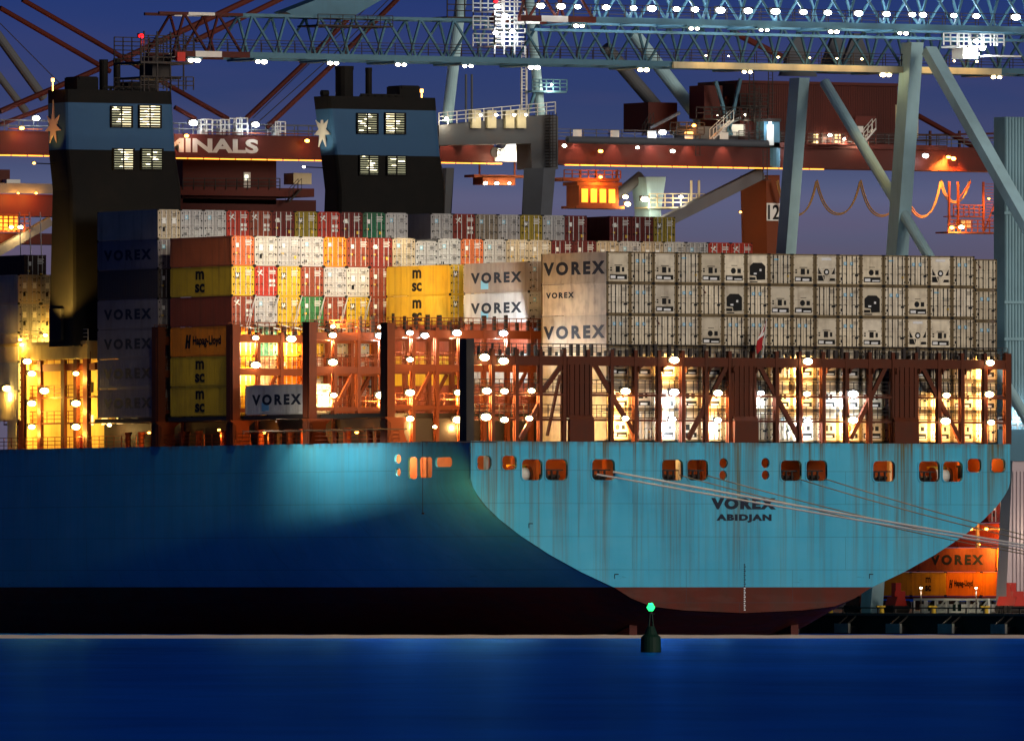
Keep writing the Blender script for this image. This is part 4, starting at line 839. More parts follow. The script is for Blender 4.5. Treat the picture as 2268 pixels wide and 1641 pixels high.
# sill plates under the boom, right of the ship
p = Pa(1490, 161, A1C - 3.1); q = Pa(2216, 186, A1C - 3.1); MB().box(p.x, q.x, A1C - 3.3, A1C - 2.95, zb1 - .25, zb1 + .35).build('trolley_girder', 'cream', cr1)  # cream tone holds the yellow lamp light on this stretch
for px in (1560, 1610, 1720, 1790, 1850, 1905, 2060, 2110, 2160):
    p = Pa(px, 172, A1C - 4.0); o = lamp(cr1, (p.x, A1C - 4.3, zb1 + .95), 'Lw', .22, 60, down=.1, name='walkway_lamp')
for i, (px, w_) in enumerate(((1845, 150), (1890, 70), (1760, 90))):   # gusset plates of the pylon seen through the truss
    p = Pb(px, 160, 70); MB().prism([(p.x - 1.6, zb1 + .4), (p.x + 2.6, zb1 + .4), (p.x + .8, zb1 + 4.2), (p.x + .1, zb1 + 4.2)], p.y, p.y + .5).build('gusset', 'slate', cr1)
# crane 2: nearer boom along the top edge
A2C = -3.0
zb2 = Pa(1400, 50, A2C - 2.6).z; b02 = Pa(1150, 40, A2C - 2.6).x
cr2 = thing('blue_crane', (68, A2C, QZ), 'blue quay crane whose boom carries the row of dazzling white lamps', 'crane', 'quay cranes')
lattice(cr2, A2C, b02, 100, zb2, zb2 + 4.1, 2.6, 1.4, 3.9, True, 'cblue')
for px in (1195, 1240, 1277, 1340, 1401, 1441, 1496, 1537, 1593, 1654, 1715, 1777, 1831, 1899, 1961, 2018, 2042, 2110, 2160, 2247):
    p = Pa(px, 25, A2C - 2.9); lamp(cr2, (p.x, A2C - 3.1, zb2 + 1.3), 'Lc', .72, 260, down=.0, loff=(0, 2.4, .7))
for px in (1280, 1535, 1690, 1844, 1997):
    p = Pa(px, 60, A2C - 2.6)
    for dx in (-.33, .33): lamp(cr2, (p.x + dx, A2C - 2.8, zb2 - .45), 'Ln', .4, 500, light=dx > 0, down=.5)
    MB().box(p.x - .8, p.x + .8, A2C - 2.9, A2C + 2.6, zb2 - .3, zb2 - .12).build('lamp_bracket', 'cblue', cr2)
MB().box(b02 + 4, 100, A2C + 1.5, A2C + 2.4, zb2 - .8, zb2 - .55).build('trolley_girder', 'cblue', cr2)
tp = Pa(1105, 50, A2C); mb = MB()
for z in (2.6, 1.0, -.6, -2.2): 
    mb.box(tp.x - 1.6, tp.x + 1.6, A2C - 2, A2C + 2, tp.z + z - .05, tp.z + z)
    for s in (-2, 2): mb.rail((tp.x - 1.6, A2C + s, tp.z + z), (tp.x + 1.6, A2C + s, tp.z + z), 1.2, .7, .05, 3)
for x in (-1.6, -.6, .5, 1.6): mb.beam((tp.x + x, A2C - 2, tp.z - 3), (tp.x + x, A2C - 2, tp.z + 4.2), .1)
mb.build('tip_platform', 'cwhite', cr2)
for px, py, k in ((1101, 15, 'Lc'), (1098, 73, 'Lc'), (1135, 70, 'Lc'), (1118, 35, 'Lc')): lamp(cr2, Pa(px, py, A2C - 2.5), k, .5, 120)
lamp(cr2, Pa(1098, 4, A2C - 2.5), 'Lr', .45, 40, name='beacon')
tr = Pa(2135, 105, A2C); mb = MB()
mb.box(tr.x - 1.5, tr.x + 1.5, A2C - 1.6, A2C + 1.6, tr.z - .1, tr.z + .1); mb.box(tr.x - .7, tr.x + .9, A2C - 1.0, A2C + 1.0, tr.z - 1.1, tr.z - .1); mb.rail((tr.x - 3.2, A2C - 1.6, tr.z + .1), (tr.x + 3.4, A2C - 1.6, tr.z + .1), 1.1, .7, .05, 3)
for x in (-1.3, -.2, 1.2, 2.6): mb.beam((tr.x + x, A2C - 1.2, tr.z + .1), (tr.x + x, A2C - 1.2, zb2 - .3), .14)
mb.box(tr.x + 1.6, tr.x + 5.2, A2C - 1.8, A2C - .2, tr.z - .9, tr.z - .75); mb.build('trolley', 'cwhite', cr2)
for dx, dz in ((-.5, -.2), (.2, -.7), (.8, -.2), (.1, .5)): lamp(cr2, tr + Vector((dx, -2.0, dz)), 'Lc', .5, 350)
# ribbed tower at the right edge
p = Pb(2240, 260, 70); twy = p.y
tw = thing('ribbed_tower', (70, twy, QZ), 'pale blue ribbed crane tower standing behind the starboard end of the reefers', 'tower', 'quay cranes')
mb = MB(); mb.box(68.9, 71.1, twy - .6, twy + 1.4, QZ + 16, p.z)
for i in range(7): x = 68.98 + i * .34; mb.box(x, x + .12, twy - .72, twy - .6, QZ + 16, p.z)
for z in (20, 28, 31.5, 40): mb.box(68.7, 71.3, twy - .85, twy + 1.5, z, z + .25)
mb.build('shaft', 'tower', tw)
mb = MB(); mb.prism([(68.4, QZ), (73.4, QZ), (72.4, QZ + 14.5), (69.2, QZ + 14.5)], twy - 1.5, twy + .3)
for i in range(8): x = 69.2 + i * .42; mb.box(x, x + .14, twy - 1.62, twy - 1.5, QZ + 1, QZ + 13.5)
mb.build('base_leg', 'pink', tw); MB().box(67.4, 76, twy - 1.8, twy + 2.4, QZ + 14.5, QZ + 17.5).build('sill_beam', 'cblue', tw)
mb = MB(); mb.rail((67.4, twy - 1.8, QZ + 17.5), (76, twy - 1.8, QZ + 17.5), 1.1, 1, .04, 3); mb.build('railing', 'cwhite', tw)
lamp(tw, (69.6, twy - 1.7, QZ + 19.3), 'Lc', .45, 400); lamp(tw, (71.6, twy - 3.5, QZ + 8), 'Ln', .3, 250, name='leg_lamp')
# ================================================================ red crane over the forward bays
AR = 105.0
red = thing('red_crane', (88, AR, QZ), 'red box girder crane lettered TERMINALS with long stays and machinery house', 'crane', 'quay cranes')
def pbox(name, x0, x1, y0, y1, a, d, m, parent):
    p = Pa(x0, y1, a); q = Pa(x1, y0, a); return MB().box(p.x, q.x, a, a + d, p.z, q.z).build(name, m, parent)
zr0 = Pa(500, 347, AR).z; zr1 = zr0 + 2.05
bL = Pa(-120, 330, AR).x; bR = Pa(2219, 396, AR).x; bm = Pa(1094, 340, AR).x
MB().box(bL, bm, AR, AR + 2.4, zr0, zr1).box(bL, bm, AR - .08, AR + 2.5, zr1, zr1 + .12).box(bL, bm, AR - .1, AR + 2.5, zr0 - .1, zr0).build('boom_girder', 'cred', red)
b2_ = Pa(1236, 350, AR).x
MB().box(b2_, bR, AR, AR + 2.6, zr0 - .05, zr1 + .2).box(b2_, bR, AR - .1, AR + 2.7, zr0 - .2, zr0 - .05).build('rear_girder', 'cred', red)
mb = MB(); hx = Pa(1100, 330, AR).x; hy = Pa(1178, 330, AR).x
mb.prism([(hx, zr0), (hy, zr0), (hy, zr0 + 2.2), (hx + 1.6, zr0 + 2.2), (hx + .9, zr0 + 1.2), (hx, zr0 + .7)], AR + .2, AR + 2.2); mb.rail((hx - .2, AR - .6, zr0 + .1), (hy, AR - .6, zr0 + .1), 1.1, .8, .04, 3)
mb.build('hinge_housing', 'cwhite', red); MB().tube((hx - .2, AR - .1, zr0 + .9), (hx - .2, AR + 2.3, zr0 + .9), .55, 14).build('hinge_pin', 'dsteel', red)
t0 = Pa(572, 330, AR); wt_ = t0.x - Pa(357, 330, AR).x; text('lettering', 'TERMINALS', (t0.x - wt_ * .74, AR - .03, zr0 + 1.05), wt_ * 1.48, 1.42, 'aft', 'glet', red, .04)
i = 0; mb = MB()
for k in range(64):
    x = bL + 1.8 * k
    if bm + .5 < x < b2_ or x > Pa(1800, 380, AR).x: continue
    mb.box(x, x + 1.62, AR - .35, AR - .2, zr0 - .32, zr0 - .2)
mb.build('tube_lamps', 'Ltube', red)
for px in (20, 60, 450, 520, 620, 680, 1000, 1060, 1290, 1350, 1450, 1560, 1640):
    p = Pa(px, 345, AR); ld = bpy.data.lights.new('tube_light', 'POINT'); ld.energy = 22; ld.color = LC['Lo']; ld.shadow_soft_size = .3; lo = bpy.data.objects.new('tube_light', ld); COL.objects.link(lo); lo.location = (p.x, AR - .9, zr0 - .6)
mb = MB(); mb.rail((bL, AR + .1, zr1 + .1), (bm, AR + .1, zr1 + .1), 1.1, 1.6, .035, 2); mb.rail((bL, AR + 2.3, zr1 + .1), (bm, AR + 2.3, zr1 + .1), 1.1, 1.6, .035, 2); mb.rail((b2_, AR + .1, zr1 + .2), (bR, AR + .1, zr1 + .2), 1.1, 1.5, .035, 3); mb.build('railing', 'grey', red)
for px0, px1, h in ((445, 470, 1.5), (488, 508, 1.5), (523, 548, 1.7), (610, 632, 1.4)):
    p = Pa(px0, 300, AR); q = Pa(px1, 300, AR); mb = MB()
    for y in (AR, AR + 1.6): mb.rail((p.x, y, zr1 + .1), (q.x, y, zr1 + .1), h, .5, .05, 3)
    mb.box(p.x + .2, q.x - .2, AR + .5, AR + 1.2, zr1 + .1, zr1 + .8); mb.build('sheave_guard', 'cwhite', red)
for px, py, k, wt in ((428, 272, 'Lc', 900), (566, 276, 'Lc', 900), (80, 262, 'Lc', 900), (1169, 322, 'Lc', 1400), (1250, 323, 'Ln', 80), (1412, 327, 'Ln', 80), (1467, 293, 'Lc', 900), (1537, 278, 'Lo', 900), (48, 284, 'Lo', 600), (413, 301, 'Lo', 350), (680, 312, 'Lo', 350), (2050, 345, 'Lc', 500), (2100, 348, 'Lo', 500), (2112, 352, 'Lo', 500),
                      (1905, 312, 'Ln', 600), (1838, 300, 'Ln', 500), (1330, 335, 'Lo', 120), (1490, 335, 'Ln', 90)):
    lamp(red, Pa(px, py, AR - 1.0), k, .7 if k == 'Lc' else .45, wt * (.3 if px < 1790 or py > 320 else 1.0), down=.2)
p = Pa(2106, 356, AR - .9); ld = bpy.data.lights.new('girder_light', 'SPOT'); ld.energy = 14000; ld.color = LC['Lo']; ld.spot_size = 1.9; ld.spot_blend = .5; ld.shadow_soft_size = .2; lo = bpy.data.objects.new('girder_light', ld); COL.objects.link(lo); lo.location = p + Vector((0, -.5, .4)); lo.rotation_euler = (math.radians(38), 0, 0)
# machinery house
hz0 = Pa(1800, 318, AR + 1).z; hz1 = Pa(1800, 188, AR + 1).z; hx0 = Pa(1640, 250, AR + 1).x; hx1 = Pa(1990, 250, AR + 1).x
mb = MB(); mb.box(hx0, hx1, AR + 1.2, AR + 9, hz0, hz1)
n = 90; st = (hx1 - hx0) / n
for k in range(n): mb.box(hx0 + k * st, hx0 + (k + .5) * st, AR + 1.15, AR + 1.2, hz0, hz1)
mb.box(hx0 - .2, hx1 + .2, AR + .9, AR + 9.2, hz1, hz1 + .3); mh = mb.build('machinery_house', 'cred', red)
for x0, x1, y0, y1, m in ((1898, 1912, 280, 315, 'cwhite'), (1800, 1812, 297, 320, 'Lwin'), (1850, 1864, 297, 316, 'Lwin'), (1895, 1940, 258, 278, 'dred')): pbox('door' if m == 'cwhite' else 'window' if m == 'Lwin' else 'vent_hood', x0, x1, y0, y1, AR + .95, .18, m, mh)
MB().box(hx0 - 1, hx1 + 5, AR - .4, AR + 9, hz0 - .5, hz0 - .02).build('house_deck', 'dred', red)
mb = MB(); mb.rail((hx0 - 1, AR - .35, hz0), (hx1 + 5, AR - .35, hz0), 1.1, 1.2, .035, 3); mb.build('railing', 'dsteel', red)
pbox('side_house', 1436, 1500, 228, 290, AR + 8, 5, 'cred', red)
p = Pa(1985, 262, AR); MB().tube((p.x + 2, AR + 2, p.z - 2), (p.x + 2, AR + 2, p.z + 1.4), 1.6, 18).build('tank', 'cream', red)
# lower machinery house slung under the boom, left
hh = pbox('hoist_house', 405, 612, 352, 450, AR + 4, 6, 'cred', red); pbox('hoist_deck', 400, 696, 418, 432, AR + 3, 8, 'dred', red); pbox('hoist_sill', 396, 700, 444, 474, AR + 4, 7, 'cred', red)
pbox('door', 540, 555, 382, 420, AR + 3.9, .1, 'cwhite', hh); pbox('window', 543, 550, 388, 398, AR + 3.8, .08, 'Lwinc', hh)
p = Pa(405, 420, AR + 2.9); q = Pa(620, 420, AR + 2.9); mb = MB(); mb.rail((p.x, AR + 2.9, p.z), (q.x, AR + 2.9, q.z), 1.1, 1.2, .04, 3); mb.build('railing', 'dsteel', red)
pbox('equipment_cabinet', 650, 690, 384, 408, AR + 4, 2, 'cream', red)
# stays and struts (thin tubes high above)
for p, q, r, m, ex in (((50, 0), (272, 128), 5.5, 'cred', .2), ((0, 18), (222, 146), 5.5, 'cred', .1), ((0, 247), (280, 127), 6, 'cred', 0), ((0, 276), (150, 222), 5, 'cred', .3), ((280, 127), (560, -4), 6.5, 'dred', .1), ((433, 90), (624, -3), 6, 'dred', .2),
                       ((330, 165), (505, 264), 5.5, 'cred', 0), ((387, 238), (433, 264), 5, 'dred', 0), ((546, 262), (672, 143), 5.5, 'cred', 0), ((672, 143), (815, -3), 5.5, 'cred', .1), ((590, 283), (723, 157), 5.5, 'dred', 0), ((723, 157), (882, -3), 5.5, 'cred', .1),
                       ((2034, 257), (2165, 330), 6, 'cred', 0), ((1620, 70), (1760, 140), 7, 'dred', .3)):
    tube = Pa(*p, AR + 1.2), Pa(*q, AR + 1.2); d = tube[1] - tube[0]; MB().tube(tube[0], tube[1] + d * ex, r * .046, 10).build('stay', m, red)
for p, q in (((0, 52), (132, 185)), ((560, 262), (700, 127)), ((575, 268), (735, 125)), ((735, 125), (860, 0)), ((700, 127), (830, 0))): MB().tube(Pa(*p, AR + 1.2), Pa(*q, AR + 1.2), .045, 6).build('rope', 'dsteel', red)
for x in (2060, 2125, 2205):
    p = Pa(x, 290, AR + 1.5); MB().beam((p.x, AR + 1.5, zr1), (p.x, AR + 1.5, p.z), .22).build('pipe_frame', 'cred', red)
p = Pa(2030, 300, AR + 1.5); q = Pa(2208, 296, AR + 1.5); MB().beam(p, q, .2).beam(Pa(2030, 312, AR + 1.5), Pa(2208, 306, AR + 1.5), .14).build('pipe_frame', 'cred', red)
# portal legs
def slab_leg(name, quad, a, d, ms, parent, split):
    # quad: top-left, top-right, bottom-right, bottom-left in the survey photo; one leg with its two visible faces
    P = [Pa(*v, a) for v in quad]; sx = [P[0].lerp(P[1], split), P[3].lerp(P[2], split)]; k = d; mb = MB()
    T = [P[0] + Vector((0, k, 0)), sx[0], P[1], P[1] + Vector((0, k, 0))]; Bt = [P[3] + Vector((0, k, 0)), sx[1], P[2], P[2] + Vector((0, k, 0))]
    dz = QZ - Bt[1].z; ex = [(b - t) * (dz / (b.z - t.z)) for t, b in zip(T, Bt)]; Bt = [b + e for b, e in zip(Bt, ex)]
    mb.add(T + Bt, [(0, 4, 5, 1), (1, 5, 6, 2), (2, 6, 7, 3), (3, 7, 4, 0), (0, 1, 2, 3), (7, 6, 5, 4)]); return mb.build(name, ms, parent)
gry = thing('grey_portal_crane', (70, 92, QZ), 'slate grey portal crane with pale tube struts behind the starboard funnel', 'crane', 'quay cranes')
slab_leg('leg', [(1178, 372), (1231, 372), (1222, 477), (1173, 477)], 96, 1.6, 'slate', gry, .5)
slab_leg('leg', [(972, 372), (1006, 372), (997, 477), (972, 477)], 98, 1.6, 'grey', gry, .5)
P_ = [Pa(*v, 97) for v in ((972, 278), (1215, 254), (1236, 258), (1236, 375), (1178, 375), (1176, 318), (972, 322))]
MB().prism([(p.x, p.z) for p in P_][::-1], 97, 100).build('portal_beam', 'grey', gry)
mb = MB(); a_ = Pa(972, 277, 96.6); b_ = Pa(1230, 253, 96.6); mb.rail(a_, b_, 1.2, 1.0, .04, 3); mb.build('railing', 'cwhite', gry)
for px in (1058, 1092, 1132, 1158): 
    p = Pa(px, 262, 96.4); MB().box(p.x - .5, p.x + .5, 96.6, 97.4, p.z - 1, p.z + .8).build('switch_box', 'cream', gry); lamp(gry, p + Vector((0, -.6, .3)), 'Ln', .3, 30)
lamp(gry, Pa(988, 262, 96.4), 'Ln', .3, 160)
def tub(parent, name, p, q, r, a, m, ex=0):
    P, Q = Pa(*p, a), Pa(*q, a); MB().tube(P, Q + (Q - P) * ex, r * (P - CAM).dot(FV) / F, 16).build(name, m, parent)
tub(gry, 'strut', (990, 272), (1021, 0), 12.5, 98.5, 'pblue', .1); tub(gry, 'strut', (1197, 256), (1178, 60), 11, 98.5, 'pblue', .3)
mb = MB(); p = Pa(1035, 40, 97); mb.box(p.x - 2.3, p.x + 1.7, 97, 100, p.z - .1, p.z + .1); mb.rail((p.x - 2.3, 97, p.z + .1), (p.x + 1.7, 97, p.z + .1), 1.8, 1, .05, 3); mb.build('strut_platform', 'dsteel', gry)
for px in (1032, 1045, 1155, 1166):
    p = Pa(px, 262, 98); q = Pa(px, 165 if px < 1100 else 155, 98); MB().beam(p, q, .16).build('ladder_post', 'cwhite' if px > 1100 else 'slate', gry)
p0, p1 = Pa(1155, 262, 98), Pa(1155, 90, 98); mb = MB()
for k in range(24): z = p0.z + (p1.z - p0.z) * k / 24; mb.box(p0.x, p0.x + .5, 97.95, 98.02, z, z + .06)
mb.beam(p0, p1, .08); mb.beam(p0 + Vector((.5, 0, 0)), p1 + Vector((.5, 0, 0)), .08); mb.build('ladder', 'cwhite', gry)
p0, p1 = Pa(1222, 370, 96.5), Pa(1222, 250, 96.5); mb = MB()
for k in range(18): z = p0.z + (p1.z - p0.z) * k / 18; mb.box(p0.x - .5, p0.x + .3, 96.1, 96.9, z, z + .06)
for dx in (-.5, -.1, .3): mb.beam(p0 + Vector((dx, -.4, 0)), p1 + Vector((dx, -.4, 0)), .06)
mb.build('caged_ladder', 'dsteel', gry)
mb = MB(); p = Pa(1185, 203, 97.5); mb.box(p.x - .6, p.x + 3.4, 97, 98.6, p.z - .1, p.z + .1); mb.rail((p.x - .6, 97, p.z + .1), (p.x + 3.4, 97, p.z + .1), 1.1, .7, .05, 3); mb.beam((p.x, 97.5, p.z), (p.x - .8, 98, p.z - 3), .25); mb.build('landing', 'cblue', gry); lamp(gry, p + Vector((1.4, -.9, .7)), 'Ln', .3, 260)
tub(gry, 'cross_pipe', (1256, 310), (1700, 319), 8, 92, 'slate')
tub(gry, 'strut', (1340, 104), (1514, 307), 14.5, 118, 'grey', 0); tub(gry, 'strut', (1400, 70), (1584, 308), 14.5, 118, 'pblue', 0)
tub(gry, 'strut', (1420, 390), (1376, 426), 12, 112, 'grey', .3)
P_ = [Pa(*v, 110) for v in ((1430, 392), (1475, 392), (1464, 468), (1462, 560), (1437, 560), (1439, 468))]; MB().prism([(p.x, p.z) for p in P_][::-1], 110, 113).build('leg', 'pblue', gry)
mb = MB(); p = Pa(1438, 458, 109); q = Pa(1560, 458, 109); mb.box(p.x, q.x, 109, 112, p.z - .15, p.z); mb.rail((p.x, 109, p.z), (q.x, 109, q.z), 1.3, .9, .05, 3); mb.build('platform', 'cream', gry); lamp(gry, Pa(1428, 441, 108.5), 'Ln', .7, 500); lamp(gry, Pa(1508, 436, 108.5), 'Ln', .35, 160)
for px in (1531, 1548): MB().beam(Pa(px, 400, 109), Pa(px, 458, 109), .18).build('ladder_post', 'cream', gry)
# the leg that carries the number, and the dark brace
slab_leg('leg', [(1664, 388), (1727, 388), (1727, 560), (1668, 560)], AR + 2, 2.2, 'oxide', red, .52)
p = Pa(1698, 489, AR + 1.9); q = Pa(1760, 451, AR + 1.9); MB().box(p.x, q.x, AR + 1.85, AR + 1.95, p.z, q.z).build('number_plate', 'white', red)
pq = Pa(1714, 470, AR + 1.8); text('number', '12', (pq.x, AR + 1.83, pq.z), 1.35, 1.5, 'aft', 'ink', red, .02)
P, Q = Pa(1686, 384, AR + 2), Pa(1470, 492, AR + 2); MB().beam(P, Q + (Q - P) * .5, 1.15, 1.0).build('brace', 'slate', red)
lamp(red, Pa(1640, 470, AR - 1), 'Lo', .3, 90, name='leg_lamp')
for px in (1000, 1050, 1285, 1368, 1450, 1532, 1610):      # rail downlights that scallop the girder
    p = Pa(px, 331, AR - .9); p.z = zr1 + .35; ld = bpy.data.lights.new('rail_light', 'SPOT'); ld.energy = 420; ld.color = (1, .75, .6); ld.spot_size = 1.15; ld.spot_blend = .5; ld.shadow_soft_size = .1
    lo = bpy.data.objects.new('rail_light', ld); COL.objects.link(lo); lo.location = p; lo.rotation_euler = (math.radians(30), 0, 0)
    MB().box(p.x - .2, p.x + .2, AR - .9, AR, p.z + .05, p.z + .15).box(p.x - .5, p.x + .5, AR - .35, AR - .3, p.z + .2, p.z + .9).build('sign_frame', 'cwhite', red)
for px in (1105, 1150):
    lamp(red, Pa(px, 338, AR - 1.3), 'Ln', .3, 260)
# stairs, landings, cabins and pipework round the machinery house
def landing(parent, x0, x1, y, a, d, m='dsteel', rm='grey', h=1.15):
    p = Pa(x0, y, a); q = Pa(x1, y, a); mb = MB(); mb.box(p.x, q.x, a, a + d, p.z - .12, p.z); mb.rail((p.x, a, p.z), (q.x, a, p.z), h, .8, .045, 3); mb.rail((p.x, a + d, p.z), (q.x, a + d, p.z), h, .9, .045, 2); mb.build('landing', m, parent)
def stair(parent, x0, y0, x1, y1, a, m='cwhite'):
    p, q = Pa(x0, y0, a), Pa(x1, y1, a); mb = MB(); n = 12
    for dy in (0, .7):
        o = Vector((0, dy, 0)); mb.beam(p + o, q + o, .16, .05); mb.beam(p + o + UV * 1.0, q + o + UV * 1.0, .05)
        for k in range(4): s = p.lerp(q, k / 3) + o; mb.beam(s, s + UV, .04)
    for k in range(n): s = p.lerp(q, k / n); mb.box(s.x - .15, s.x + .15, a, a + .7, s.z - .03, s.z)
    mb.build('stair', m, parent)
def ladder(parent, x, y0, y1, a, m='dsteel'):
    p, q = Pa(x, y0, a), Pa(x, y1, a); mb = MB(); mb.beam(p, q, .07); mb.beam(p + Vector((.5, 0, 0)), q + Vector((.5, 0, 0)), .07); n = max(4, int(abs(q.z - p.z) / .35))
    for k in range(n): s = p.lerp(q, k / n); mb.box(s.x, s.x + .5, a - .02, a + .02, s.z, s.z + .05)
    for k in range(0, n, 3): s = p.lerp(q, k / n); mb.box(s.x - .15, s.x + .65, a - .5, a - .46, s.z, s.z + .05)
    mb.build('ladder', m, parent)
landing(red, 1560, 1700, 262, AR - .8, 1.6); landing(red, 1500, 1560, 296, AR - .6, 1.4, rm='cwhite'); landing(red, 1640, 1700, 233, AR, 1.2); landing(red, 1770, 1940, 318, AR - 1.6, 1.4, 'dred')
stair(red, 1580, 308, 1625, 266, AR - 1.4); stair(red, 1912, 318, 1940, 285, AR - 1.8); stair(red, 1430, 300, 1448, 272, AR + 6, 'dsteel'); stair(red, 640, 448, 668, 418, AR + 2.5, 'dsteel')
for x, a_, b_ in ((1648, 330, 255), (1672, 318, 190), (1760, 318, 280), (1541, 345, 300), (1690, 400, 330), (1660, 250, 150), (1702, 255, 120)): ladder(red, x, a_, b_, AR - 1.0)
ec = pbox('electrical_cabin', 1692, 1727, 268, 326, AR - .4, 2.2, 'cblue', red); pbox('door', 1699, 1714, 276, 322, AR - .5, .08, 'white', ec); pbox('roof', 1688, 1731, 263, 269, AR - .7, 2.8, 'dsteel', ec); lamp(red, Pa(1706, 272, AR - 1.2), 'Lc', .25, 120)
P1 = Pa(1710, 328, AR + .6); P2 = Pa(1710, 372, AR + .6); MB().tube(P1, P2, .85, 16).build('slewing_drum', 'cblue', red)
pbox('sheave_house', 1560, 1600, 190, 262, AR + 2, 3, 'cred', red); pbox('sheave_house', 1605, 1690, 214, 262, AR + 3.4, 3, 'cred', red); pbox('winch_cover', 1530, 1660, 282, 312, AR + 1.5, 3, 'grey', red); pbox('winch_cover', 1600, 1650, 276, 300, AR + .8, 1.0, 'cwhite', red)
lamp(red, Pa(1590, 255, AR - .5), 'Ln', .25, 260); lamp(red, Pa(1650, 255, AR - .5), 'Ln', .25, 260); lamp(red, Pa(1760, 312, AR - .6), 'Lc', .25, 420); lamp(red, Pa(1870, 308, AR - .6), 'Ln', .25, 520)
for q, m in (((1585, 285, 1640, 262), 'slate'), ((1440, 284, 1505, 250), 'slate'), ((1585, 180, 1620, 300), 'cblue'), ((1640, 175, 1612, 300), 'cblue')): MB().beam(Pa(q[0], q[1], AR + .5), Pa(q[2], q[3], AR + .5), .3).build('pylon_member', m, red)
for x0, x1, y in ((455, 600, 303), (620, 690, 305), (20, 95, 284)): 
    p = Pa(x0, y, AR - .6); q = Pa(x1, y, AR - .6); MB().box(p.x, q.x, AR - .6, AR - .45, zr1 + .25, zr1 + .35).build('cable_tray', 'oxide', red)
# hanging trolleys and cabs
cab = thing('operator_cab', (Pa(1325, 430, AR).x, AR, zr0 - 5), 'orange lit operator cab slung below the red girder', 'cab')
p = Pa(1282, 456, AR - .5); q = Pa(1370, 412, AR - .5); MB().box(p.x, q.x, AR - .5, AR + 2, p.z, q.z).box(p.x - .3, q.x + .3, AR - .7, AR + 2.2, q.z, q.z + .35).box(p.x - .5, q.x + .5, AR - .8, AR + 2.2, p.z - .25, p.z).build('cabin', 'oxide', cab)
cbn = [o for o in COL.objects if o.parent == cab][-1]
for k in range(4): x = p.x + .3 + (q.x - p.x - .4) * k / 4; MB().box(x, x + .72, AR - .56, AR - .5, p.z + .35, q.z - .35).build('window', 'Lcab', cbn)
for px in (1285, 1320, 1366): MB().beam(Pa(px, 412, AR), Pa(px, 376, AR), .2).build('hanger', 'oxide', cab)
mb = MB(); p2 = Pa(1245, 401, AR); q2 = Pa(1370, 384, AR); mb.box(p2.x, q2.x, AR - .2, AR + 2, p2.z, p2.z + .35); mb.rail((p2.x, AR - .4, p2.z + .3), (q2.x, AR - .4, p2.z + .3), .8, .9, .05, 2); mb.build('trolley_frame', 'oxide', cab)
lamp(cab, Pa(1385, 436, AR - 1), 'Lw', .6, 600); lamp(cab, Pa(1390, 452, AR - 1), 'Lw', .6, 600); lamp(cab, Pa(1330, 392, AR - 1.5), 'Lo', .35, 900)
sp = thing('spreader_trolley', (Pa(1120, 400, AR).x, AR, zr0 - 3), 'small lamp carrying trolley under the red boom beside the slate portal leg', 'trolley')
mb = MB(); p = Pa(1050, 402, AR); q = Pa(1170, 392, AR); mb.box(p.x, q.x, AR, AR + 2, q.z - .1, q.z + .15); mb.box(p.x + 1, q.x - 1.5, AR, AR + 2, p.z - .3, q.z)
for x in (p.x + 1.2, q.x - 1): mb.beam((x, AR + 1, q.z), (x, AR + 1, zr0), .14)
mb.build('frame', 'oxide', sp)
for px in (1075, 1100, 1128): lamp(sp, Pa(px, 406, AR - .4), 'Ln', .4, 300)
tc_ = thing('trolley_stair', (Pa(2160, 460, AR).x, AR, zr0 - 7), 'orange lit trolley frame with platform and ladder hanging under the girder', 'trolley')
mb = MB()
for px in (2102, 2122, 2178, 2205, 2216): mb.beam(Pa(px, 403, AR), Pa(px, 512, AR), .2)
for px in (2102, 2216): mb.beam(Pa(px, 403, AR + 2), Pa(px, 512, AR + 2), .16)
a_, b_ = Pa(2100, 513, AR - .3), Pa(2218, 513, AR - .3); mb.box(a_.x, b_.x, AR - .3, AR + 2.2, a_.z - .15, a_.z); mb.rail((a_.x, AR - .3, a_.z), (b_.x, AR - .3, a_.z), 1.2, .7, .05, 3)
a_, b_ = Pa(2112, 478, AR), Pa(2180, 478, AR); mb.box(a_.x, b_.x, AR, AR + 2, a_.z - .1, a_.z); mb.rail((a_.x, AR, a_.z), (b_.x, AR, a_.z), 1.1, .6, .05, 3)
mb.beam(Pa(2122, 440, AR), Pa(2150, 404, AR), .12); mb.beam(Pa(2180, 512, AR), Pa(2205, 447, AR), .12)
for k in range(16): y = 408 + k * 6.4; p = Pa(2183, y, AR); q = Pa(2205, y, AR); mb.beam(p, q, .06)
mb.build('frame', 'oxide', tc_); pbox('cabinet', 2130, 2150, 488, 506, AR + .3, 1.2, 'cream', tc_)
lamp(tc_, Pa(2108, 504, AR - .8), 'Lo', .6, 700); lamp(tc_, Pa(2129, 503, AR - .8), 'Lw', .6, 500); lamp(tc_, Pa(2190, 440, AR - 1.2), 'Lo', .25, 500, name='stair_lamp')
for i, (x0, x1, yd) in enumerate(((1720, 1807, 478), (1807, 1904, 476), (1904, 2000, 480), (2000, 2082, 482), (2082, 2146, 450))):
    mb = MB()
    for off in (0, 3):
        pts = []
        for k in range(17):
            t = k / 16; s = math.cosh((t - .5) * 5.2); pts.append(Pa(x0 + (x1 - x0) * t + off, 402 + (yd - 402) * (1 - (s - 1) / (math.cosh(2.6) - 1)) - off, AR + 1))
        mb.path(pts, .075, 6)
    tag(mb.build('festoon_cable', 'cable'), f'drooping festoon cable under the red girder, {ORD[i]} loop counting from the numbered leg', 'cable', 'festoon cables under the girder')
